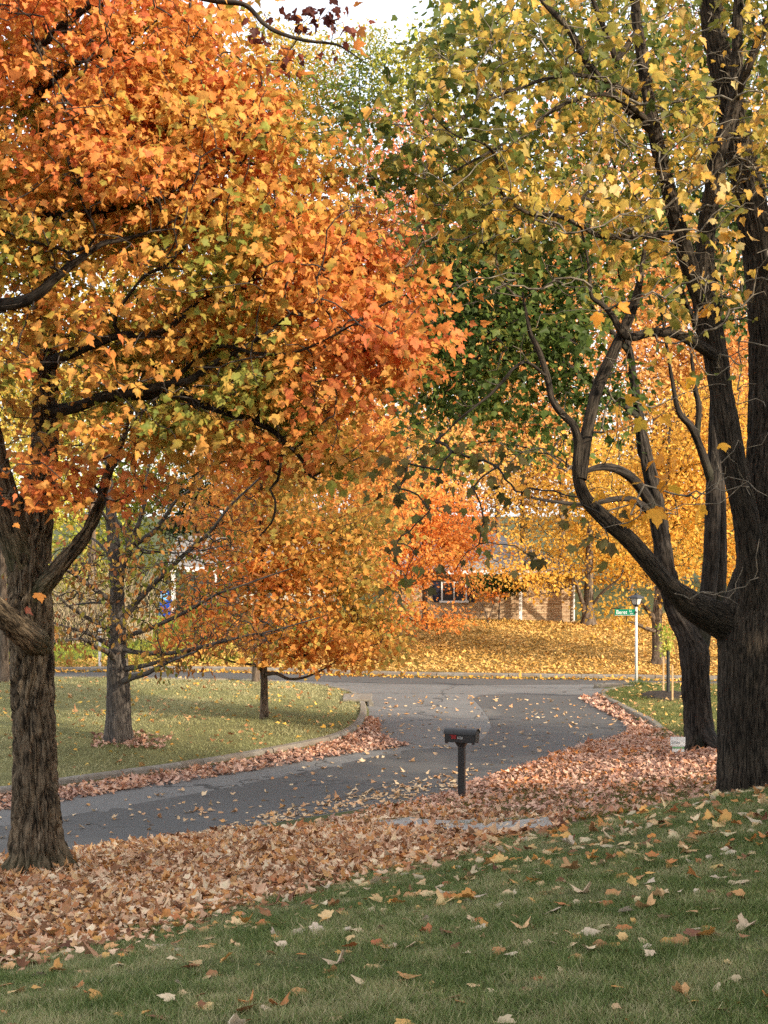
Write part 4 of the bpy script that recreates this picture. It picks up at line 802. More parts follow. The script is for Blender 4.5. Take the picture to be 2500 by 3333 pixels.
far = [
 ('tall orange tan maple behind the middle of the brick house', 1500, 2010, 84, 'o', [(1500, 1150, 84, 6.0, 4.5, 7.0, 0.9), (1420, 1500, 83, 4.5, 4, 3.0, 0.9)]),
 ('tall peach coloured maple behind the brick house gable', 1830, 2005, 88, 'o', [(1850, 950, 88, 6.2, 4.5, 7.5, 0.9), (1800, 1350, 87, 5.0, 4, 3.6, 0.9)]),
 ('tall apricot maple rising behind the right hand trunks', 2330, 2000, 92, 'o', [(2330, 1000, 92, 6.2, 4.5, 8.0, 0.8), (2250, 1350, 91, 5.0, 4, 4.0, 0.8)]),
 ('pink red maple top against the sky above the right maple', 2050, 2000, 98, 'r', [(1980, 420, 98, 5.5, 4.5, 5.5, 0.45), (2300, 250, 98, 5.5, 4.5, 5, 0.3)]),
 ('orange maple rising behind the orange street tree', 1080, 2010, 86, 'o', [(1080, 1050, 86, 5.6, 4.5, 6.0, 0.9), (1150, 1500, 85, 5, 4, 4.0, 0.8)]),
 ('rust orange maple top behind the two foreground crowns', 1330, 2010, 80, 'r', [(1330, 560, 80, 3.6, 3.5, 3.6, 0.9), (1250, 900, 80, 4.5, 4, 4, 0.8)]),
 ('golden maple filling the gap behind the left crown', 650, 2010, 92, 'y', [(650, 1000, 92, 6.5, 5, 7.5, 0.8), (500, 500, 92, 6.5, 5, 6.0, 0.7)]),
 ('tall yellow green poplar against the sky in the gap', 1160, 2000, 112, 'g', [(1170, 330, 112, 5.0, 4, 5.8, 1.3), (1200, 800, 112, 5, 4, 5, 0.8)]),
 ('pale yellow poplar beside the green one against the sky', 900, 2000, 115, 'y', [(930, 330, 115, 5.2, 4, 6.6, 1.3), (920, 800, 115, 5, 4, 5, 0.8)]),
 ('slim yellow poplar at the edge of the sky gap', 1400, 2000, 110, 'p', [(1400, 270, 110, 4.0, 3, 5.0, 1.2), (1400, 650, 110, 4.5, 4, 4.5, 0.8)]),
 ('bright yellow green tree behind the carport roof', 420, 2020, 96, 'p', [(380, 1620, 96, 4.6, 4, 3.4, 1.1), (300, 1350, 96, 5.5, 4, 4.5, 0.8), (560, 1450, 97, 4, 4, 3, 0.7), (360, 1870, 95, 4.8, 3, 2.2, 1.1)]),
 ('lime yellow tree at the far left edge behind the oak', 120, 2030, 84, 'p', [(150, 1650, 84, 4.2, 4, 3.2, 0.8), (50, 1300, 84, 5.5, 4, 4.5, 0.7), (110, 1880, 83, 4.2, 3, 2.2, 1.1)]),
 ('broad peach maple low behind the brick house roof', 1700, 2000, 102, 'o', [(1700, 1500, 102, 6.5, 4, 5.0, 1.2), (1550, 1300, 102, 5, 4, 5, 0.9)]),
 ('broad golden maple low behind the yellow corner maple', 2150, 2000, 104, 'y', [(2150, 1500, 104, 7.0, 4, 5.0, 1.2), (2400, 1300, 104, 6, 4, 5, 1.0)]),
 ('tan maple low behind the red orange maple', 1280, 2000, 106, 'o', [(1250, 1550, 106, 6.0, 4, 5.0, 1.2), (1400, 1750, 106, 6, 4, 3, 1.0)]),
 ('olive gold maple far behind the right hand yellow maple', 2480, 2000, 108, 'y', [(2450, 1700, 108, 6.0, 4, 5.0, 1.1), (2050, 1750, 108, 7, 4, 3, 1.0)]),
 ('dense peach maple filling the gap behind the forked trunk', 1620, 2000, 96, 'o', [(1620, 950, 96, 7.0, 4, 6.5, 1.5)]),
 ('dense amber maple filling the gap behind the dark stems', 2130, 2000, 98, 'o', [(2130, 950, 98, 7.5, 4, 6.5, 1.5), (2400, 1250, 98, 5, 4, 4, 1.2)]),
 ('old gold maple directly behind the large orange crown', 300, 2080, 66, 'y', [(300, 700, 66, 5.5, 4, 5.5, 1.0), (100, 1250, 66, 4.5, 4, 4.0, 0.9), (700, 1150, 66, 4.0, 4, 3.4, 0.8)]),
 ('dull green tree between carport and orange maple', 900, 2010, 100, 'g', [(880, 1650, 100, 5.0, 4, 4.2, 0.9), (1000, 1300, 100, 5, 4, 4, 0.7)]),
]
for i, (lab, bx, by, Y, ck, bl) in enumerate(far):
    top = min(b[1] - b[5] / b[2] * F for b in bl); w = 0.42 / Y * F
    simple_tree('background_tree', lab, [(bx, by, Y, w), (bx, by - (by - top) * 0.35, Y, w * 0.7), (bl[0][0], by - (by - top) * 0.65, Y, w * 0.45), (bl[0][0], by - (by - top) * 0.92, Y, w * 0.12)],
        bl, FARC[ck], 1.08, 17, 0.66, 0.27, seed=10.7 * i + 1, sides=8, rtip=0.01, step=1.1, thresh=0.24, clump=0.33, group='trees behind the houses', furrow=0.0)
simple_tree('pine_tree', 'dark green conifer rising directly behind the carport roof', [(640, 2005, 93, 22), (640, 1800, 93, 16), (640, 1500, 93, 5)],
    [(640, 1640, 93, 2.2, 2, 1.6, 1.3), (640, 1560, 93, 1.5, 1.5, 1.6, 1.3), (660, 1720, 93, 2.4, 2, 1.2, 1.2)], ['#1c2f16', '#263a1a', '#33471f', '#465626'], 0.6, 18, 0.36, 0.2, seed=91, sides=8, rtip=0.008, step=0.6)
simple_tree('bare_trunk_tree', 'grey trunk at the far left edge by the street', [(14, 2216, 45.5, 34), (14, 2150, 45.5, 30), (10, 1900, 45.5, 26), (0, 1500, 45.5, 18), (-20, 1100, 45.5, 8)],
    [(-60, 1250, 45.5, 3.4, 3, 3.0, 0.5), (60, 1700, 45, 2.4, 2, 1.6, 0.2)], FARC['y'], 0.62, 12, 0.36, 0.15, seed=17, sides=16)
# trees added out of view on the right to shade the lawn and road
for i, (lab, x, y, hgt, rad, cols) in enumerate([('unseen dense maple added as shade beside the foreground lawn and the added house', 11.5, 6.0, 9.5, 4.6, ORANGE), ('unseen dense green maple added as shade east of the mailbox', 14.0, 13.5, 11, 4.6, ['#2f4d1c', '#4c6a25', '#8f8a2c']), ('unseen dense golden maple added as shade east of the yard sign', 16.0, 24.0, 8.5, 3.8, GOLD), ('unseen dense orange maple added as shade south of the foreground lawn', 12.0, -2.0, 11.5, 4.4, ORANGE)]):
    z0 = float(S([(x, y)])[0]) + 0.1
    def q(dx, dz, dy=0.0): Yq = y + dy; return (CX + F * (x + dx) / Yq, CY - F * (z0 + dz) / Yq, Yq)
    wpx = 0.6 / y * F if y > 0 else 0.6 / y * F
    simple_tree('added_shade_tree', lab, [(*q(0, 0), wpx), (*q(0.1, hgt * 0.3), wpx * 0.7), (*q(0, hgt * 0.65), wpx * 0.4), (*q(0, hgt * 0.95), wpx * 0.1)],
        [(*q(0, hgt * 0.58), rad, rad, hgt * 0.3, 0.9), (*q(0, hgt * 0.8), rad * 0.7, rad * 0.7, hgt * 0.2, 0.8), (*q(0.5, hgt * 0.32), rad * 0.9, rad * 0.9, hgt * 0.13, 0.8)], cols, 0.75, 14, 0.42, 0.27, seed=40 + i, sides=20, bark='bark_left', step=0.6, thresh=0.08, group='unseen shade trees added beyond the lawn')
# ------------------------------------------------------------------ brick house across the street
HY = 67.0; bz = float(S([(5, HY)])[0]) + 0.05; ez = P(0, 1857, HY)[2]; X0, X1 = P(1290, 0, HY)[0], P(1872, 0, HY)[0]
h = thing('brick_house', 'low tan brick house with grey roof across the street', 'house', ((X0 + X1) / 2, HY, bz)); off = np.array(h.location)
class MBo(MB):
    def build(s, name, mat, parent=None, **k):
        o_ = np.array(parent.matrix_world.translation) if False else off
        s.v = [tuple(np.array(v) - o_) for v in s.v]; return MB.build(s, name, mat, parent, **k)
wall = MBo().box(((X0 + X1) / 2, HY + 4.1, (bz + ez) / 2 - 0.3), (X1 - X0, 8.0, ez - bz + 0.6)).build('wall', M['mortar'], h)
bl_, bh_, bd_ = 0.205, 0.062, 0.05
bm = MB().box((0, 0, 0), (bl_, bd_, bh_)); bme = bpy.data.meshes.new('brick'); bme.from_pydata(bm.v, [], bm.f); bme.materials.append(M['brick'])
wx0, wx1, wz0, wz1 = P(1436, 0, HY)[0], P(1520, 0, HY)[0], P(0, 1958, HY)[2], P(0, 1893, HY)[2]
joined = MBo(); nb = 0; row = 0; z = bz - 0.1
while z < ez - 0.05:
    x = X0 + (0.1075 if row % 2 else 0) + 0.1
    while x < X1 - 0.09:
        inwin = (wx0 - 0.1 < x < wx1 + 0.1 and wz0 - 0.06 < z < wz1 + 0.05)
        if not inwin:
            y = HY + 0.08 + rng.normal(0, 0.003)
            if x > P(1585, 0, HY)[0] and z < bz + 0.98 and nb < 300:
                o = bpy.data.objects.new('brick', bme); COL.objects.link(o); o.parent = wall; o.location = np.array((x, y, z)) - off; nb += 1
            else: joined.box((x, y, z), (bl_, bd_, bh_))
        x += 0.215
    z += 0.0735; row += 1
joined.build('brickwork', M['brick'], wall)['kind'] = 'stuff'
# roof: hipped, with white fascia
ov = 0.45; rz = P(0, 1735, HY + 4.1)[2]
ax, bx2, ay, by2 = X0 - ov, X1 + ov, HY - ov, HY + 8.2 + ov; ry = (ay + by2) / 2
rf = MBo().poly([(ax, ay, ez), (bx2, ay, ez), (bx2, by2, ez), (ax, by2, ez), (ax + 2.2, ry, rz), (bx2 - 3.6, ry, rz)], [(0, 1, 5, 4), (1, 2, 5), (2, 3, 4, 5), (3, 0, 4), (3, 2, 1, 0)]).build('roof', M['shingle'], h)
MBo().box(((ax + bx2) / 2, ay - 0.03, ez - 0.06), (bx2 - ax, 0.05, 0.16)).build('fascia', M['white_paint'], h)
w = MBo().box(((wx0 + wx1) / 2, HY + 0.02, (wz0 + wz1) / 2), (wx1 - wx0, 0.04, wz1 - wz0)).build('window', M['glass'], h)
fm = MBo(); 
for a, b, c, d in [(wx0, wx1, wz1 - 0.06, wz1), (wx0, wx0 + 0.07, wz0 + 0.05, wz1 - 0.06), (wx1 - 0.07, wx1, wz0 + 0.05, wz1 - 0.06)]: fm.box(((a + b) / 2, HY - 0.01, (c + d) / 2), (b - a, 0.06, d - c))
fm.box(((wx0 + wx1) / 2, HY - 0.01, (wz0 + wz1) / 2), (0.04, 0.05, wz1 - wz0 - 0.12)); fm.build('frame', M['white_paint'], w)
MBo().box(((wx0 + wx1) / 2, HY - 0.02, wz0), (wx1 - wx0 + 0.16, 0.14, 0.08)).build('sill', M['white_paint'], w)
for s_, nm in ((-1, 0), (1, 1)):
    cx = wx0 - 0.2 if s_ < 0 else wx1 + 0.2
    sh = MBo().box((cx, HY + 0.03, (wz0 + wz1) / 2), (0.34, 0.04, wz1 - wz0 + 0.04))
    for q_ in range(9): sh.box((cx, HY + 0.005, wz0 + 0.08 + q_ * (wz1 - wz0 - 0.1) / 9), (0.26, 0.02, 0.05))
    sh.build('shutter', M['navy'], h)
MBo().box((P(1692, 0, HY)[0], HY - 0.35, (bz + ez) / 2), (0.13, 0.13, ez - bz - 0.1)).build('porch_post', M['white_paint'], h)
ds = MBo().cyl((X1 - 0.06, HY - 0.02, bz), (X1 - 0.06, HY - 0.02, ez - 0.15), 0.045, 0.045, 8); ds.cyl((X1 - 0.06, HY - 0.02, ez - 0.15), (X1 - 0.06, HY - 0.42, ez - 0.04), 0.045, 0.045, 8); ds.build('downspout', M['white_paint'], h)

# ------------------------------------------------------------------ carport house on the far left
HY = 80.0; bz = float(S([(-9, HY)])[0]) + 0.02; ez = P(0, 1846, HY)[2]; X0, X1 = P(538, 0, HY)[0], P(1080, 0, HY)[0]; rz = P(0, 1744, HY + 3.2)[2]
h = thing('carport_house', 'pale house with grey gabled roof over a white posted carport', 'house', ((X0 + X1) / 2, HY, bz)); off = np.array(h.location)
MBo().poly([(X0, HY - 0.3, ez), (X1, HY - 0.3, ez), (X1 - 0.2, HY + 3.2, rz), (X0 + 0.25, HY + 3.2, rz), (X0, HY - 0.3, ez - 0.12), (X1, HY - 0.3, ez - 0.12), (X1 - 0.2, HY + 3.2, rz - 0.12), (X0 + 0.25, HY + 3.2, rz - 0.12), (X0, HY + 6.7, ez), (X1, HY + 6.7, ez), (X0, HY + 6.7, ez - 0.12), (X1, HY + 6.7, ez - 0.12)],
    [(0, 1, 2, 3), (7, 6, 5, 4), (3, 2, 9, 8), (10, 11, 6, 7), (0, 4, 5, 1), (0, 3, 7, 4), (3, 8, 10, 7), (1, 5, 6, 2), (2, 6, 11, 9), (8, 9, 11, 10)]).build('roof', M['shingle'], h)
MBo().box(((X0 + X1) / 2, HY - 0.34, ez - 0.1), (X1 - X0, 0.06, 0.24)).build('fascia', M['white_paint'], h)
MBo().poly([(X0 + 0.5, HY + 0.1, ez - 0.14), (X0 + 0.5, HY + 6.3, ez - 0.14), (X0 + 0.55, HY + 3.2, rz - 0.16)], [(0, 1, 2)]).build('gable', M['siding'], h)
MBo().box(((X0 + X1) / 2 + 0.3, HY + 6.2, (bz + ez) / 2 - 0.1), (X1 - X0 - 1.0, 0.3, ez - bz)).build('wall', M['siding'], h)
for xp in (P(565, 0, HY)[0], P(700, 0, HY)[0], P(850, 0, HY)[0]):
    MBo().box((xp, HY - 0.1, (bz + ez) / 2 - 0.1), (0.2, 0.2, ez - bz)).build('carport_post', M['white_paint'], h)
wd = MBo().box((P(760, 0, HY)[0], HY + 6.03, bz + 1.4), (1.4, 0.06, 1.0)).build('window', M['glass'], h)
MBo().box((P(760, 0, HY)[0], HY + 6.0, bz + 0.86), (1.5, 0.1, 0.08)).build('sill', M['white_paint'], wd)
bx_ = P(540, 0, 78)[0]; z_ = float(S([(bx_, 78)])[0]) + 0.11
b = thing('bin', 'bright blue plastic bin beside the carport post', 'bin', (bx_, 78, z_))
MB().poly([(-0.2, -0.2, 0), (0.2, -0.2, 0), (0.2, 0.2, 0), (-0.2, 0.2, 0), (-0.27, -0.27, 0.75), (0.27, -0.27, 0.75), (0.27, 0.27, 0.75), (-0.27, 0.27, 0.75)], [(3, 2, 1, 0), (0, 1, 5, 4), (1, 2, 6, 5), (2, 3, 7, 6), (3, 0, 4, 7), (4, 5, 6, 7)]).build('body', M['blue'], b)
MB().box((0, 0, 0.79), (0.6, 0.6, 0.07)).build('lid', M['blue'], b, bevel=0.02)
bx_ = P(532, 0, 78.6)[0]; z_ = float(S([(bx_, 78.6)])[0]) + 0.11
b = thing('slide', 'light blue plastic playground slide behind the blue bin', 'toy slide', (bx_, 78.6, z_))
MB().poly([(-0.18, -0.5, 0.05), (0.18, -0.5, 0.05), (0.18, 0.3, 1.15), (-0.18, 0.3, 1.15), (-0.18, -0.5, 0.0), (0.18, -0.5, 0.0), (0.18, 0.36, 1.12), (-0.18, 0.36, 1.12)], [(0, 1, 2, 3), (7, 6, 5, 4), (0, 4, 5, 1), (1, 5, 6, 2), (2, 6, 7, 3), (3, 7, 4, 0)]).build('chute', M['light_blue'], b)
for sx in (-0.18, 0.18): MB().box((sx, 0.5, 0.62), (0.07, 0.07, 1.24)).build('ladder_rail', M['blue'], b)

# house added out of view to cast shade on the lawn
h = thing('added_shade_house', 'unseen two storey brick house added to shade the foreground lawn', 'house', (21, -1.5, -2.3)); off = np.zeros(3)
MB().box((0, 0, 2.4), (10, 12, 7.0)).build('wall', M['mortar'], h)
MB().poly([(-5.5, -6.5, 5.8), (5.5, -6.5, 5.8), (5.5, 6.5, 5.8), (-5.5, 6.5, 5.8), (0, -6.5, 8.6), (0, 6.5, 8.6)], [(0, 4, 5, 3), (1, 2, 5, 4), (0, 1, 4), (2, 3, 5), (3, 2, 1, 0)]).build('roof', M['shingle'], h)
for yy in (-4, 0, 4):
    for zz in (1.2, 4.2):
        w = MB().box((-5.01, yy, zz), (0.08, 1.2, 1.5)).build('window', M['glass'], h); MB().box((-5.05, yy, zz - 0.8), (0.16, 1.4, 0.1)).build('sill', M['white_paint'], w)

# ------------------------------------------------------------------ shrubs and small plants
simple_tree('shrub', 'thin two stemmed shrub with orange leaves before the brick wall', [(1588, 2026, 65, 6), (1580, 1990, 65, 5), (1562, 1960, 65, 3)],
    [(1590, 1935, 65, 0.7, 0.6, 0.22, 2.0)], ['#8a7a2e', '#c8812e', '#c96a30'], 0.3, 9, 0.18, 0.11, seed=51, sides=6, rtip=0.005, step=0.3, limbs=[[(1589, 2024, 65, 5), (1600, 1990, 64.9, 4), (1612, 1955, 64.9, 3)]], cat='shrub', flare=0.0, furrow=0.0, thresh=0.0)
simple_tree('juniper', 'dark green juniper spreading before the house wall', [(1625, 2020, 66, 7), (1625, 1980, 66, 6), (1630, 1925, 66, 3)],
    [(1625, 1905, 65.8, 1.2, 0.5, 0.3, 2.2), (1570, 1885, 65.8, 0.6, 0.4, 0.3, 2.0), (1670, 1905, 65.8, 0.5, 0.4, 0.25, 2.0)], ['#1e3316', '#2b4219', '#4d6b26'], 0.24, 14, 0.16, 0.11, seed=52, sides=6, rtip=0.004, step=0.3, cat='shrub', flare=0.0, furrow=0.0, thresh=0.0)
c = P(300, 2050, 64); c[2] = float(S(c[None, :2])[0])
b = thing('dry_shrub', 'tangle of pale bare arching stems behind the oak', 'shrub', tuple(c)); p0, p1, r0, r1 = [], [], [], []
for k in range(620):
    a = rng.uniform(0, 6.28); ln = rng.uniform(1.6, 4.0); o = np.array([rng.uniform(-3.0, 2.4), rng.uniform(-1, 1), 0]); lean = rng.uniform(0.2, 0.8); q = o
    for m_ in range(7):
        s = (m_ + 1) / 7; nx = o + np.array([math.cos(a) * lean * ln * s, math.sin(a) * lean * ln * s * 0.6, ln * (1.5 * s - 0.75 * s * s * (0.6 + lean * 0.5))]) + rng.normal(0, 0.03, 3)
        p0.append(q); p1.append(nx); r0.append(0.016 * (1.1 - s * 0.8)); r1.append(0.016 * (1.0 - s * 0.8)); q = nx
link('stems', seg_mesh('stems', np.array(p0), np.array(p1), np.array(r0), np.array(r1), 3), M['pale_stem'], b)['kind'] = 'stuff'

# staked sapling in its mulch ring
c = P(2175, 2262, 41.5); c[2] = float(ground_z(c[None, :2])[0])
t = Tree('sapling', 'young sapling with yellow green leaves between two stakes', 'tree', tuple(c))
t.wood('trunk', [(2176, 2264, 41.5, 5), (2175, 2200, 41.5, 4.5), (2172, 2130, 41.5, 4), (2165, 2060, 41.5, 3), (2160, 2025, 41.5, 2)], M['twig'], sides=8)
MB().cyl((0, 0, -0.02), (0.0, 0, 1.25), 0.05, 0.045, 10).build('trunk_guard', M['black_plastic'], t.root)
tg = blob_points([(2168, 2090, 41.5, 0.2, 0.2, 0.42, 4.0), (2160, 2045, 41.5, 0.1, 0.1, 0.2, 4)], 0.17)
e, d = t.twigs(tg, M['twig'], step=0.1, rtip=0.002); a = spray_leaves(e, d, 4, 0.07, size=0.085, droop=0.6)
t.crown((*a, palette(['#6f8030', '#98a03a', '#c0bb5c', '#d8cf7a'], a[0], 2, 0.3)), OVAL)
for k, (x, y, yt, Y) in enumerate([(2159.5, 2258, 2140, 41.9), (2189, 2275, 2160, 40.6)]):
    q = P(x, y, Y); q[2] = float(ground_z(q[None, :2])[0]); hh = (2262 - yt) / F * Y if k == 0 else (2275 - yt) / F * Y
    tag(MB().box((0, 0, hh / 2 - 0.1), (0.045, 0.045, hh + 0.2)).build('stake', M['stake'], None, bevel=0.004, loc=tuple(q)), ['pale wooden stake on the lamp post side of the sapling', 'pale wooden stake nearest the forked trunk beside the sapling'][k], 'stake', 'wooden stakes supporting the sapling')
g = np.linspace(0, 2 * math.pi, 28, endpoint=False); vs_ = [(0, 0, 0.13)]; fs_ = []
for r_, hh in ((0.35, 0.12), (0.6, 0.07), (0.8, 0.0), (0.85, -0.1)):
    for k, a_ in enumerate(g): jj = 1 + 0.12 * math.sin(3 * a_ + r_) + rng.normal(0, 0.04); vs_.append((math.cos(a_) * r_ * jj, math.sin(a_) * r_ * jj, hh + rng.normal(0, 0.012)))
for k in range(28):
    fs_.append((0, 1 + k, 1 + (k + 1) % 28))
    for q in range(3): o = 1 + q * 28; fs_.append((o + k, o + 28 + k, o + 28 + (k + 1) % 28, o + (k + 1) % 28))
tag(MB().poly(vs_, fs_).build('mulch_ring', M['mulch'], smooth=True, loc=tuple(c)), 'dark mulch mound around the staked sapling', 'mulch')

# ------------------------------------------------------------------ mailbox
c = P(1503, 2606, 26.5); c[2] = float(ground_z(c[None, :2])[0]); c[2] = min(c[2], P(0, 2604, 26.5)[2] + 0.03)
mb = thing('mailbox', 'black plastic mailbox with red flag on a square post', 'mailbox', tuple(c)); mb.rotation_euler = (0, 0, math.radians(-20))
MB().box((0, 0, 0.44), (0.112, 0.112, 1.0)).build('post', M['black_plastic'], mb, bevel=0.008)
MB().poly([(-0.06, -0.06, 0.90), (0.06, -0.06, 0.90), (0.06, 0.06, 0.90), (-0.06, 0.06, 0.90), (-0.1, -0.09, 0.975), (0.1, -0.09, 0.975), (0.1, 0.09, 0.975), (-0.1, 0.09, 0.975)], [(3, 2, 1, 0), (0, 1, 5, 4), (1, 2, 6, 5), (2, 3, 7, 6), (3, 0, 4, 7), (4, 5, 6, 7)]).build('bracket', M['black_plastic'], mb)
L_, W_ = 0.27, 0.13
def prof(w_, h0, h1, h2, n=10): return [(-w_, h0), (w_, h0), (w_, h1)] + [(w_ * math.cos(a), h1 + (h2 - h1) * math.sin(a)) for a in np.linspace(0.1, math.pi - 0.1, n)] + [(-w_, h1)]
def extrude(pr, x0, x1):
    n = len(pr); return [(x0, y, z) for y, z in pr] + [(x1, y, z) for y, z in pr], [(k, (k + 1) % n, n + (k + 1) % n, n + k) for k in range(n)] + [tuple(range(n - 1, -1, -1)), tuple(range(n, 2 * n))]
body = MB().poly(*extrude(prof(W_, 0.975, 1.12, 1.195), -L_, L_)); body.box((L_ - 0.03, -W_ + 0.02, 0.965), (0.05, 0.03, 0.03)); body.box((L_ - 0.03, W_ - 0.02, 0.965), (0.05, 0.03, 0.03)); body.box((-L_ + 0.03, -W_ + 0.02, 0.965), (0.05, 0.03, 0.03)); body.box((-L_ + 0.03, W_ - 0.02, 0.965), (0.05, 0.03, 0.03))
body.build('box', M['black_plastic'], mb, bevel=0.006)
an = np.linspace(0, math.pi, 14); outer = [((W_ + 0.014) * math.cos(a), 1.118 + 0.095 * math.sin(a)) for a in an]; inner = [((W_ + 0.002) * math.cos(a), 1.116 + 0.083 * math.sin(a)) for a in an[::-1]]
MB().poly(*extrude(outer + inner, -L_ - 0.015, L_ + 0.02)).build('lid', M['black_plastic'], mb)
MB().poly(*extrude(prof(W_ - 0.015, 0.99, 1.12, 1.175), L_ + 0.001, L_ + 0.012)).build('door', M['black_plastic'], mb)
fl = MB(); fl.box((-0.115, -W_ - 0.012, 1.1), (0.115, 0.012, 0.014)); fl.box((-0.1, -W_ - 0.013, 1.072), (0.085, 0.012, 0.07)); fl.build('flag', M['red_plastic'], mb)
def text(body_, size, mat, parent, loc, rot=(math.pi / 2, 0, 0), name='lettering', ext=0.0015, sx=1.0, align='LEFT'):
    cu = bpy.data.curves.new(name, 'FONT'); cu.body = body_; cu.size = size; cu.extrude = ext; cu.align_x = align; cu.materials.append(mat)
    tmp = bpy.data.objects.new(name, cu); me = bpy.data.meshes.new_from_object(tmp); bpy.data.objects.remove(tmp); me.name = name
    if not me.materials: me.materials.append(mat)
    o = bpy.data.objects.new(name, me); COL.objects.link(o); o.parent = parent; o.location = loc; o.rotation_euler = rot; o.scale = (sx, 1, 1); return o
text('3131', 0.062, M['sign_white'], mb, (-0.045, -W_ - 0.003, 1.035), name='house_number', sx=0.9)

# ------------------------------------------------------------------ lamp post with street sign
c = P(2071, 2241, 44.6); c[2] = float(ground_z(c[None, :2])[0]); k_ = F / 44.6; top = P(0, 1932, 44.6)[2] - c[2]
lp = thing('lamp_post', 'white lamp post with black four sided lantern at the street corner', 'lamp post', tuple(c))
MB().cyl((0, 0, -0.1), (0, 0, top - 0.36), 0.042, 0.034, 14).build('pole', M['white_paint'], lp, smooth=True)
MB().cyl((0, 0, top - 0.38), (0, 0, top - 0.32), 0.05, 0.075, 12).build('neck', M['dark_metal'], lp)
zb, zt = top - 0.32, top - 0.13; wb, wt = 0.105, 0.175; rot = math.radians(45)
def rr(w_, z, a0=0.0): return [(w_ * math.cos(a0 + i * math.pi / 2), w_ * math.sin(a0 + i * math.pi / 2), z) for i in range(4)]
A0 = math.radians(-90)
lo, hi = rr(wb, zb, A0), rr(wt, zt, A0)
fr = MB()
for i in range(4): fr.cyl(lo[i], hi[i], 0.011, 0.011, 6); fr.cyl(lo[i], lo[(i + 1) % 4], 0.011, 0.011, 6); fr.cyl(hi[i], hi[(i + 1) % 4], 0.011, 0.011, 6)
frame = fr.build('lantern_frame', M['dark_metal'], lp)
lo2, hi2 = rr(wb - 0.005, zb + 0.005, A0), rr(wt - 0.005, zt, A0)
for i in range(4): j = (i + 1) % 4; MB().poly([lo2[i], lo2[j], hi2[j], hi2[i]], [(0, 1, 2, 3)]).build('pane', M['frost'], frame)
cap = MB().poly(rr(0.245, zt, A0) + rr(0.22, zt + 0.03, A0) + rr(0.1, zt + 0.09, A0) + rr(0.05, zt + 0.1, A0) + rr(0.04, zt + 0.135, A0), [(3, 2, 1, 0)] + [(4 * q + i, 4 * q + (i + 1) % 4, 4 * q + 4 + (i + 1) % 4, 4 * q + 4 + i) for q in range(4) for i in range(4)] + [(16, 17, 18, 19)])
cap.build('lantern_cap', M['dark_metal'], lp)
sw, shh = 66 / k_, 20.5 / k_; sz = P(0, 1992.5, 44.6)[2] - c[2]
sg = thing('street_sign', 'green street name sign on the lamp post', 'street sign', (c[0] - 0.04 - sw / 2, c[1] - 0.05, c[2] + sz))
MB().box((0, 0, 0), (sw, 0.006, shh)).build('plate', M['sign_green'], sg, bevel=0.002)
MB().box((0, -0.002, -shh / 2 + 0.006), (sw, 0.006, 0.007)).build('edge_strip', M['sign_white'], sg)
text('Beret', 0.16, M['sign_white'], sg, (-sw / 2 + 0.035, -0.005, -0.05), sx=0.9, ext=0.0006)
text('La', 0.085, M['sign_white'], sg, (sw / 2 - 0.17, -0.005, 0.012), sx=0.9)
text('2000', 0.045, M['sign_white'], sg, (sw / 2 - 0.15, -0.005, -0.055), sx=1.0, ext=0.0006)
MB().box((sw / 2 + 0.02, 0.02, 0), (0.06, 0.09, 0.06)).build('clamp', M['dark_metal'], sg)

# yard sign beside the forked trunk
c = P(2222, 2446, 29.3); c[2] = float(ground_z(c[None, :2])[0]); top = P(0, 2399, 29.3)[2] - c[2]; wsg = 50 / F * 29.3
c[0] = P(2206, 0, 29.3)[0]
ys = thing('yard_sign', 'small white yard sign stuck in the leaves beside the forked trunk', 'sign', tuple(c)); ys.rotation_euler = (math.radians(-4), math.radians(2), math.radians(6))
MB().box((0, 0, top - 0.085), (wsg, 0.008, 0.17)).build('board', M['sign_white'], ys)
MB().box((0.01, 0.004, top - 0.235), (wsg * 0.8, 0.007, 0.11)).build('lower_board', M['sign_white'], ys)
MB().box((0.01, -0.0035, top - 0.205), (wsg * 0.78, 0.004, 0.035)).build('green_band', M['ink_green'], ys)
for sx in (-0.09, 0.09): MB().cyl((sx, 0.012, -0.1), (sx, 0.012, top - 0.05), 0.004, 0.004, 6).build('wire_leg', M['dark_metal'], ys)
text('Stiles', 0.085, M['ink'], ys, (-wsg / 2 + 0.02, -0.006, top - 0.13), sx=0.95)

# storm drain at the left kerb corner
q = hits([(1152, 2290)])[0]; z = float(S([q])[0])
sd = thing('storm_drain', 'concrete storm drain inlet at the left kerb corner', 'drain', (q[0], q[1], z))
MB().box((0.1, 0.1, 0.15), (0.78, 1.3, 0.07)).build('slab', M['concrete'], sd, bevel=0.015)
MB().box((0.06, 0.1, 0.02), (0.62, 1.1, 0.22)).build('throat', M['dark_metal'], sd)
MB().box((0.47, -0.6, 0.03), (0.12, 0.14, 0.2)).build('side_block', M['concrete'], sd, bevel=0.01)
q = P(325, 2192, 53.6); q[2] = float(ground_z(q[None, :2])[0])
mk = thing('marker_post', 'slim white marker post at the street edge behind the oak', 'post', tuple(q))
MB().box((0, 0, 0.6), (0.09, 0.05, 1.35)).build('shaft', M['white_paint'], mk, bevel=0.01); MB().box((0, 0, 1.3), (0.12, 0.07, 0.06)).build('cap', M['white_paint'], mk)

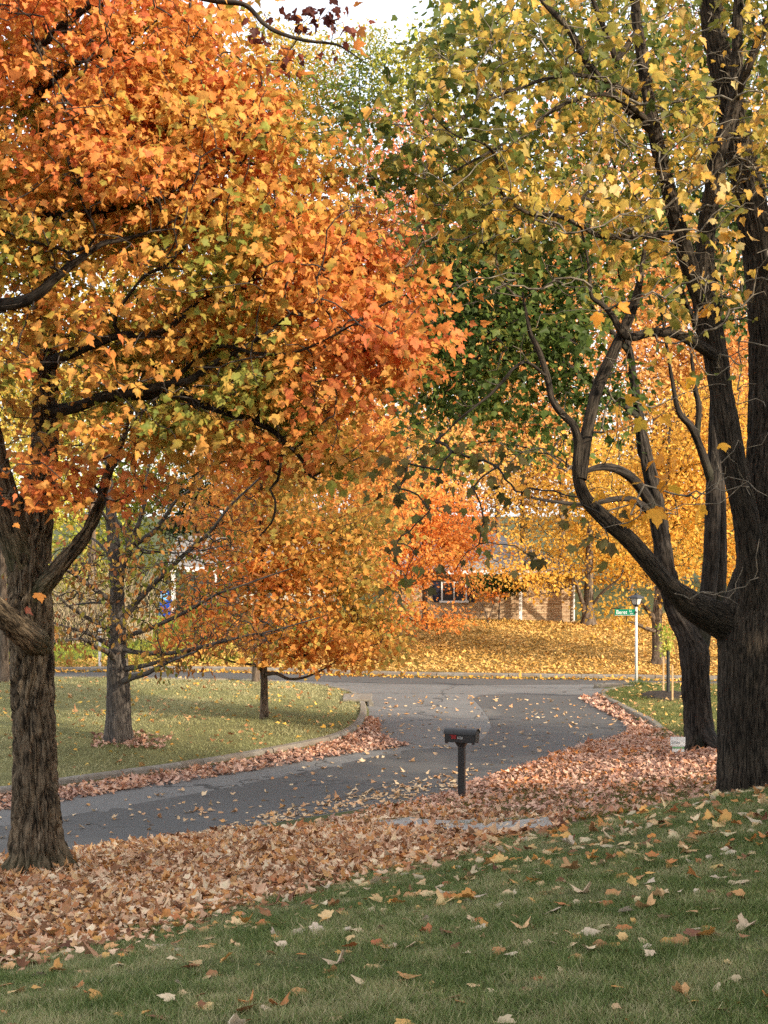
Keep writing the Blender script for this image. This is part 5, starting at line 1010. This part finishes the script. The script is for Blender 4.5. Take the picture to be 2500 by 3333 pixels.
# ------------------------------------------------------------------ fallen leaves and grass
def in_poly(poly, n):
    lo, hi = poly.min(0), poly.max(0); out = np.zeros((0, 2))
    ar = 0.5 * abs(np.dot(poly[:, 0], np.roll(poly[:, 1], 1)) - np.dot(poly[:, 1], np.roll(poly[:, 0], 1))); m = int(n * (hi - lo).prod() / ar) + 8
    g = rng.uniform(lo, hi, (m, 2)); return g[sdf(g, poly)[0] < 0]
def area(poly): return 0.5 * abs(np.dot(poly[:, 0], np.roll(poly[:, 1], 1)) - np.dot(poly[:, 1], np.roll(poly[:, 0], 1)))
def in_view(g, margin=1.15): return (np.abs(g[:, 0]) < 0.25 * g[:, 1] * margin + 0.5)
def clumpy(g, f=1.4, lo=0.3, k=1.25): return g[rng.random(len(g)) < lo + k * np.clip(noise3(np.c_[g * f, np.full(len(g), 2.2)]) - 0.12, 0, 1)]
def clear_drive(g): return g[(sdf(g, Z_drive)[0] > 0.02) | (rng.random(len(g)) < 0.05)]
def litter(name, label, xy, size, cols, lift=0.04, outline=MAPLE6, tilt=0.45, seed=0.0, curl=0.5, base=0.01, rand=0.3, on_road=False):
    n = len(xy); z = (S_fast(xy) + 0.008 if on_road else ground_z(xy)) + base + rng.random(n) ** 1.5 * lift
    a = rng.uniform(0, 6.283, n); tip = np.c_[np.cos(a), np.sin(a), rng.normal(0, tilt * 0.6, n)]; nr = np.c_[rng.normal(0, tilt, (n, 2)), np.ones(n)]
    p = np.c_[xy, z]; c = palette(cols, p, 1.2, rand, seed)
    return tag(leaf_object(name, None, (p, tip, nr, size * np.clip(rng.normal(1, 0.25, n), 0.4, 1.7), c), outline, M['litter'], curl, 0.35), label, kind='stuff')
BANK = ['#6f4a36', '#9c7050', '#c49c7e', '#d6b89c', '#dec8ac', '#cca070', '#c28a52', '#a66c4c']
PINK = ['#967262', '#b08a78', '#c6a290', '#d4b6a2', '#ca9e7e', '#ae7a62']
g = in_poly(Z_bank, area(Z_bank) * 480); g = clumpy(clear_drive(g[in_view(g)]))
litter('leaf_litter', 'thick tan and rust fallen leaves along the near road edge', g, 0.086, BANK, lift=0.08, tilt=0.5, rand=0.5, outline=MAPLE8, curl=0.6)
g = in_poly(Z_right, area(Z_right) * 340); g = clear_drive(g[in_view(g)]); keep = rng.random(len(g)) < np.clip(0.45 + (g[:, 1] - 23.5) * 0.12, 0.45, 1.0)
ed = Z_bank[1:8]; k = rng.integers(0, len(ed) - 1, 1500); u = rng.random((1500, 1)); g2 = ed[k] * (1 - u) + ed[k + 1] * u + np.abs(rng.normal(0, 0.55, (1500, 1))) * [0.35, -0.94]
litter('leaf_litter', 'thinning leaves where the bank meets the grass', g2, 0.085, BANK, lift=0.03, seed=23, base=0.02)
litter('leaf_litter', 'dense pinkish fallen leaves between mailbox and forked maple', clumpy(g[keep], 1.2, 0.45), 0.083, PINK + ['#c9823c'], lift=0.06, seed=5)
g = in_poly(Z_kerbl, area(Z_kerbl) * 260); g = g[in_view(g)]
litter('leaf_litter', 'strip of fallen leaves along the left kerb', g, 0.095, PINK, lift=0.06, seed=8, on_road=True)
Z_apron = hits([(960, 2705), (1100, 2680), (1250, 2640), (1450, 2640), (1650, 2660), (1800, 2660), (1850, 2708), (1650, 2740), (1500, 2772), (1300, 2818), (1100, 2800), (1000, 2740)])
g = in_poly(Z_apron, area(Z_apron) * 260); g = clear_drive(g); litter('leaf_litter', 'piled leaves around the concrete driveway apron', g, 0.095, BANK, lift=0.07, seed=21)
g = in_poly(Z_drive, 70); litter('leaf_litter', 'leaves blown over the concrete driveway apron', g, 0.09, BANK, lift=0.02, seed=19, base=0.065, tilt=0.3)
g = in_poly(Z_kerbr, area(Z_kerbr) * 260); litter('leaf_litter', 'band of fallen leaves in the right gutter', g, 0.1, PINK, lift=0.07, seed=9)
g = in_poly(Z_far, area(Z_far) * 130); g = g[in_view(g)]
litter('leaf_litter', 'golden leaf carpet on the lawn across the street', g, 0.11, ['#96763e', '#b9924a', '#d3aa5c', '#dfba72', '#cc9a54'], lift=0.05, outline=KITE, seed=12)
fk = np.array([(16, 49.15), (11, 49.85), (0.5, 51.45), (-14, 53.3), (-14, 52.9), (0.5, 51.0), (11, 49.4), (16, 48.7)])
litter('leaf_litter', 'golden leaves drifted along the far street kerb', in_poly(fk, 1500), 0.12, ['#b98a35', '#d3a244', '#dfb25a', '#c98b3c'], lift=0.08, outline=KITE, seed=13, on_road=True)
rp = np.vstack([hits([(0, 2760), (600, 2700), (1250, 2600), (1500, 2560), (2000, 2400), (2040, 2370), (1900, 2280), (1560, 2265), (1250, 2265), (1230, 2340), (1260, 2430), (700, 2560), (0, 2660)])])
g = in_poly(rp, 520); g = np.vstack([g, in_poly(hits([(600, 2722), (1250, 2622), (1500, 2562), (1560, 2500), (1250, 2560), (900, 2640)]), 420)])
litter('leaf_litter', 'scattered pale leaves lying on the asphalt', g, 0.1, ['#b98a62', '#d3b28c', '#dcc6a4', '#c08a4a'], lift=0.01, seed=14, tilt=0.25, on_road=True)
g = in_poly(Z_leftlawn, 1500); g = g[in_view(g)]; gk = in_poly(hits([(300, 2450), (520, 2460), (560, 2425), (480, 2405), (300, 2410)]), 260)
litter('leaf_litter', 'leaves sprinkled over the left lawn', g, 0.1, ['#7a5236', '#b08058', '#d0a878', '#cf9a40', '#d8b858'], lift=0.04, seed=15, base=0.03)
litter('leaf_litter', 'ring of brown leaves around the oak base', gk, 0.1, PINK, lift=0.05, seed=17, base=0.03)
g = in_poly(Z_rlawn, 900); litter('leaf_litter', 'leaves sprinkled over the right corner lawn', g, 0.1, ['#b08058', '#d8b87c', '#d8a848'], lift=0.04, seed=16, base=0.03)

def grass(name, label, xy, h, wdt, cols, seed=0.0, lean=0.5, freq=0.8, rnd=0.25):
    n = len(xy); h = h * (0.55 + 0.9 * noise3(np.c_[xy * 4.0, np.full(len(xy), 1.7)])); z = ground_z(xy) - 0.005; a = rng.uniform(0, 6.283, n); hh = h * np.clip(rng.normal(1, 0.3, n), 0.3, 2.0); ln = rng.normal(0, lean, (n, 2)) * hh[:, None]
    p = np.c_[xy, z]; d = np.c_[np.cos(a), np.sin(a), np.zeros(n)] * (wdt * rng.uniform(0.6, 1.3, n))[:, None] / 2
    v = np.stack([p - d, p + d, p + np.c_[ln, hh]], 1); c = palette(cols, p, freq, rnd, seed); cc = np.stack([c * 0.8, c * 0.8, c * 1.1], 1)
    return tag(link(name, make_mesh(name, v.reshape(-1, 3), np.arange(3 * n).reshape(-1, 3), 3, cols=np.clip(cc.reshape(-1, 3), 0, 1), smooth=False), M['grass']), label, kind='stuff')
LAWN = ['#4a582c', '#5e6f3a', '#718248', '#859058', '#a09c72', '#bcb088']
g = in_poly(Z_lawn, area(Z_lawn) * 9500); g = g[in_view(g, 1.06)]; g = g[(rng.random(len(g)) < np.minimum(1, 9.0 / g[:, 1]) ** 1.3) & (g[:, 1] > 7.2)]
grass('grass', 'short green foreground lawn grass', g, 0.04, 0.007, LAWN, lean=0.7, freq=2.2, rnd=0.34)
g = in_poly(Z_leftlawn, area(Z_leftlawn) * 330); g = g[in_view(g)]
grass('grass', 'mown yellowish grass of the left lawn', g, 0.05, 0.016, ['#949664', '#a8a674', '#bab484', '#cac092'], 3, 0.8, 0.35)
g = in_poly(Z_rlawn, area(Z_rlawn) * 600); grass('grass', 'green grass of the right corner lawn', g, 0.06, 0.016, ['#5c6436', '#737842', '#8e8c52', '#a8a068'], 4, 0.6)
g = in_poly(Z_right, area(Z_right) * 700); g = g[in_view(g)]; keep = (rng.random(len(g)) < np.clip(0.9 - (g[:, 1] - 23) * 0.2, 0.03, 0.9)) & (noise3(np.c_[g * 0.9, np.zeros(len(g))]) > 0.35); g = g[keep]
grass('grass', 'grass tufts poking through leaves by the mailbox', g, 0.075, 0.012, ['#4b5526', '#5f6a30', '#7d7c3e'], 5, 0.6)
far_l = np.array([(-17, 55), (-11, 53.8), (-3, 53.2), (-4, 62), (-8, 78), (-22, 78)]); g = in_poly(far_l, area(far_l) * 110)
grass('grass', 'bright grass across the street behind the oak', g, 0.09, 0.04, ['#6d7c2c', '#8f9a36', '#b0ac44'], 6, 0.6)
c = P(2075, 2243, 44.5)[:2]; g = c + rng.normal(0, 0.11, (240, 2)) * [1.4, 1]
grass('grass', 'tuft of long grass at the lamp post foot', g, 0.16, 0.012, ['#3f5222', '#55672c', '#6f7f36'], 7, 0.6)

# the largest leaves on the near lawn, one by one
g = in_poly(Z_lawn, 6000); g = g[in_view(g, 1.0) & (g[:, 1] < 17.5)]; py = CY - F * ground_z(g) / g[:, 1]; g = g[(py < 3360)]
prob = np.clip(0.25 + 0.09 * (g[:, 1] - 8), 0, 1); g = g[rng.random(len(g)) < prob]; rng.shuffle(g); g = g[:1000]; order = np.argsort(g[:, 1]); own, more = g[order[:300]], g[order[300:]]
def lawn_leaf(xy):
    n = len(xy); a = rng.uniform(0, 6.283, n); tip = np.c_[np.cos(a), np.sin(a), rng.normal(0.05, 0.18, n)]; nr = np.c_[rng.normal(0, 0.35, (n, 2)), np.ones(n)]
    p = np.c_[xy, ground_z(xy) + rng.uniform(0.012, 0.04, n)]
    return p, tip, nr, 0.1 * np.clip(rng.normal(1, 0.33, n), 0.4, 1.6), palette(['#6a4534', '#8f6446', '#b98c5c', '#c9a47a', '#d0b48e', '#beae9c', '#c9b694', '#cda464', '#c98c4a', '#9c5a42'], p, 7.0, 0.45, 3)
single_leaves('fallen_leaf', ground, lawn_leaf(own), MAPLE, M['litter_one'], 0.6, 0.6)
a = lawn_leaf(more); tag(leaf_object('leaf_litter', None, a, MAPLE, M['litter'], 0.42, 0.45), 'loose leaves dotting the upper edge of the foreground lawn', kind='stuff')
